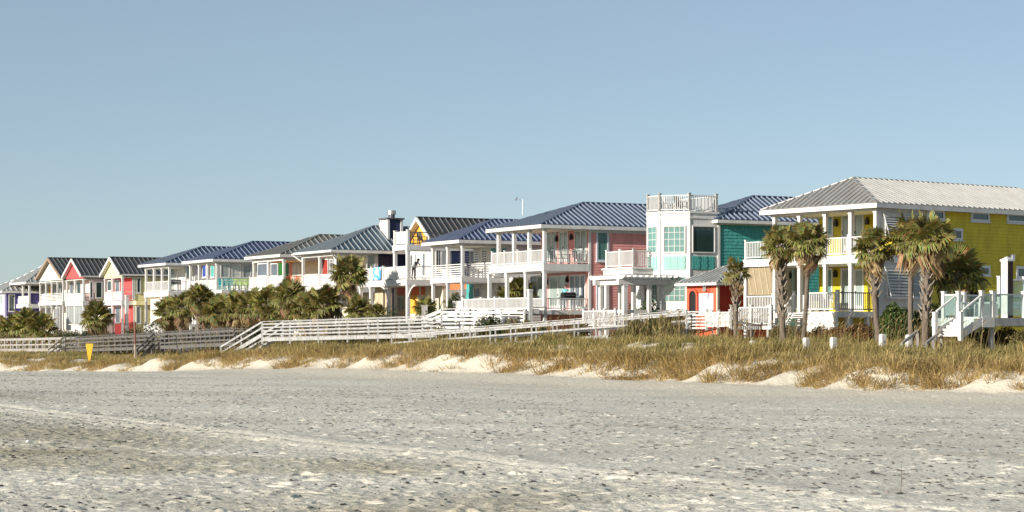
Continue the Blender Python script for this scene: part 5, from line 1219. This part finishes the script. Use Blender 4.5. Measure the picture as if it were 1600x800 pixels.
# people
SKIN = mat('skin', (.42, .24, .16), .5); HAIR = mat('dark_hair', (.02, .013, .01), .5)
def person(label, loc, rz, J, shirt, pants, zs, zp):
    E_ = [('pelvis', 'waist'), ('waist', 'chest'), ('chest', 'neck'), ('neck', 'chin'), ('chin', 'head'), ('head', 'crown')]
    for s in 'LR': E_ += [('chest', 'sh'+s), ('sh'+s, 'el'+s), ('el'+s, 'wr'+s), ('wr'+s, 'pa'+s), ('pelvis', 'hi'+s), ('hi'+s, 'kn'+s), ('kn'+s, 'an'+s), ('an'+s, 'to'+s)]
    RD = dict(pelvis=(.15, .11), waist=(.14, .10), chest=(.16, .11), neck=(.055, .055), chin=(.065, .07), head=(.08, .095), crown=(.06, .07), sh=(.06, .06), el=(.045, .045), wr=(.03, .03), pa=(.035, .02), hi=(.09, .09), kn=(.06, .06), an=(.045, .045), to=(.04, .03))
    J = dict(J)
    for s in 'LR':
        d = (Vector(J['wr'+s])-Vector(J['el'+s])).normalized(); J['pa'+s] = tuple(Vector(J['wr'+s])+d*.07); px_ = d.cross(Vector((0, 0, 1))).normalized(); up = px_.cross(d)
        for i, (sp_, ln) in enumerate(((-.03, .075), (-.01, .088), (.01, .082), (.03, .065))):
            a = 'f%d%s' % (i, s); J[a] = tuple(Vector(J['pa'+s])+d*ln*.6+px_*sp_); J[a+'t'] = tuple(Vector(J[a])+d*ln*.4-up*.02); E_ += [('pa'+s, a), (a, a+'t')]; RD[a] = RD[a+'t'] = (.009, .009)
        a = 'th'+s; J[a] = tuple(Vector(J['wr'+s])+d*.05+px_*(.045 if s == 'L' else -.045)); E_.append(('wr'+s, a)); RD[a] = (.011, .011)
    ks = list(J); me = bpy.data.meshes.new('body'); me.from_pydata([J[k] for k in ks], [(ks.index(a), ks.index(b)) for a, b in E_], [])
    o = bpy.data.objects.new('body_tmp', me); COL.objects.link(o); md = o.modifiers.new('skin', 'SKIN'); md.use_smooth_shade = True
    for i, k in enumerate(ks):
        v = me.skin_vertices[0].data[i]; v.radius = RD.get(k) or RD[k[:-1]]; v.use_root = (k == 'pelvis')
    o.modifiers.new('sub', 'SUBSURF').levels = 1
    dg = bpy.context.evaluated_depsgraph_get(); bm_ = bpy.data.meshes.new_from_object(o.evaluated_get(dg)); bpy.data.objects.remove(o)
    bm_.materials.clear()
    for m in (SKIN, shirt, pants): bm_.materials.append(m)
    nk = Vector(J['neck']); pv = Vector(J['pelvis'])
    for f in bm_.polygons:
        c = f.center; arm = min((c-Vector(J['wr'+s])).length for s in 'LR'); t = (c-pv).dot((nk-pv).normalized())/(nk-pv).length
        f.material_index = 0 if (t > .97 or arm < .22) and t > .2 and not (t < .97 and arm >= .22) else (1 if t > .03 else (2 if c.z > .10 else 0))
        f.use_smooth = True
    t = thing('person', label, 'person', loc, rz); link('body', bm_, None, t)
    hd = Vector(J['head']); b = MB(); n = 10; V = []; 
    for i in range(6):
        for j in range(n):
            a = 2*math.pi*j/n; ph = i/5*math.pi*.62; V.append(hd+Vector((.012+.112*math.sin(ph)*math.cos(a), .102*math.sin(ph)*math.sin(a), .03+.125*math.cos(ph))))
    b.add(V, [(i*n+j, i*n+(j+1) % n, (i+1)*n+(j+1) % n, (i+1)*n+j) for i in range(5) for j in range(n)]); b.build('hair', HAIR, t, smooth=True)
    fx = Vector((-.095, 0, 0)); MB().prism([hd+Vector((-.085, -.012, -.02)), hd+Vector((-.085, .012, -.02)), hd+Vector((-.12, 0, -.025)), hd+Vector((-.09, 0, .02))], (0, 0, .004)).build('nose', SKIN, t)
    for y in (-.032, .032): MB().box(hd.x-.093, hd.x-.08, hd.y+y-.012, hd.y+y+.012, hd.z+.005, hd.z+.017).build('eye', BLACK, t)
    return t
# local: facing -x
stand = dict(pelvis=(0, 0, .95), waist=(0, 0, 1.10), chest=(-.01, 0, 1.33), neck=(-.01, 0, 1.48), chin=(-.03, 0, 1.55), head=(-.03, 0, 1.63), crown=(-.02, 0, 1.71), shL=(0, -.19, 1.40), shR=(0, .19, 1.40), elL=(-.06, -.26, 1.12), elR=(-.06, .26, 1.12), wrL=(-.28, -.2, 1.02), wrR=(-.28, .2, 1.02), hiL=(0, -.1, .90), hiR=(0, .1, .90), knL=(-.02, -.11, .5), knR=(-.02, .11, .5), anL=(.02, -.11, .08), anR=(.02, .11, .08), toL=(-.13, -.12, .04), toR=(-.13, .12, .04))
leanp = dict(pelvis=(.12, 0, .93), waist=(.02, 0, 1.06), chest=(-.16, 0, 1.22), neck=(-.28, 0, 1.32), chin=(-.35, 0, 1.36), head=(-.39, 0, 1.43), crown=(-.40, 0, 1.51), shL=(-.2, -.19, 1.27), shR=(-.2, .19, 1.27), elL=(-.3, -.26, 1.06), elR=(-.3, .26, 1.06), wrL=(-.47, -.12, 1.08), wrR=(-.47, .12, 1.08), hiL=(.12, -.1, .88), hiR=(.12, .1, .88), knL=(.06, -.11, .5), knR=(.12, .11, .5), anL=(.12, -.11, .08), anR=(.2, .11, .08), toL=(-.03, -.12, .04), toR=(.05, .12, .04))
person('person in grey shirt and dark trousers leaning on the balcony rail', on(hW, 648, .45, z2+.004), TH+R(110), leanp, mat('grey_shirt', (.25, .27, .30), .9), mat('dark_trousers', (.03, .035, .05), .9), 0, 0)
person('person in light blue shirt standing behind the barbecue grill', on(hP, 883.5, 1.7, ZPl), TH+R(60), stand, mat('light_blue_shirt', (.20, .52, .60), .9), mat('navy_trousers', (.04, .05, .09), .9), 0, 0)

# dark flecks over the beach that stand in for footprint shadows
def shadow_flecks():
    rs = np.random.RandomState(77); N = 52000; p = rs.uniform(-75, 60, N); q = -66+46*rs.rand(N)**1.3
    X, Y = to_xy(q, p); m = X/np.maximum(Y, 1)*F+HX; fg = q < -57; ok = (m > -60) & (m < 1660) & (Y > 15) & (rs.rand(N) < np.where(fg, 1.0, .8*(1-sstep(-44, -27, q)))*np.clip(.5+1.0*fbm(X/4, Y/4, 201, 3), .12, 1)) & (q < foot_q(p)-2.5*rs.rand(N)-.5)
    p, q, X, Y = p[ok], q[ok], X[ok], Y[ok]; n = len(p); Z = big_height(q, p)+fine_height(X, Y, q, p)+.004
    a = rs.rand(n)*6.283; L = np.where(q < -57, .012+.05*rs.rand(n)**3, .028+.05*rs.rand(n)**2); w = L*(.3+.5*rs.rand(n)); h = np.where(q < -57, .007+.14*L, .007+.010*rs.rand(n))
    c, s_ = np.cos(a), np.sin(a); V = []
    for (u, v, z) in ((-1, -.3, 0), (.1, -1, 0), (1, .2, 0), (-.1, 1, 0), (-.5, .1, 1), (.5, -.1, .8)):
        V.append(np.stack([X+c*u*L-s_*v*w, Y+s_*u*L+c*v*w, Z+z*h], 1))
    V = np.stack(V, 1).reshape(-1, 3); b6 = np.arange(n)[:, None]*6
    Ft = np.concatenate([b6+np.array(t) for t in ([0, 1, 4], [1, 5, 4], [1, 2, 5], [2, 3, 5], [3, 4, 5], [3, 0, 4])])
    col = np.repeat(np.array([[.040, .034, .031]])*((.6+2.0*rs.rand(n)**2)*np.where(q < -57, 1.0, 3.4))[:, None], 6, 0)
    g = np_mesh('footprint_shadow_flecks', V, Ft, mat('painted_shadow', (0, 0, 0), .9, attr='Col'), kind='stuff', col=col); tag(g, 'scattered dark flecks standing in for footprint shadows on the sand', 'footprint_shadow')
shadow_flecks()
print('objects', len(bpy.data.objects), 'tris', sum(len(m.loops)-2*len(m.polygons) for m in bpy.data.meshes))
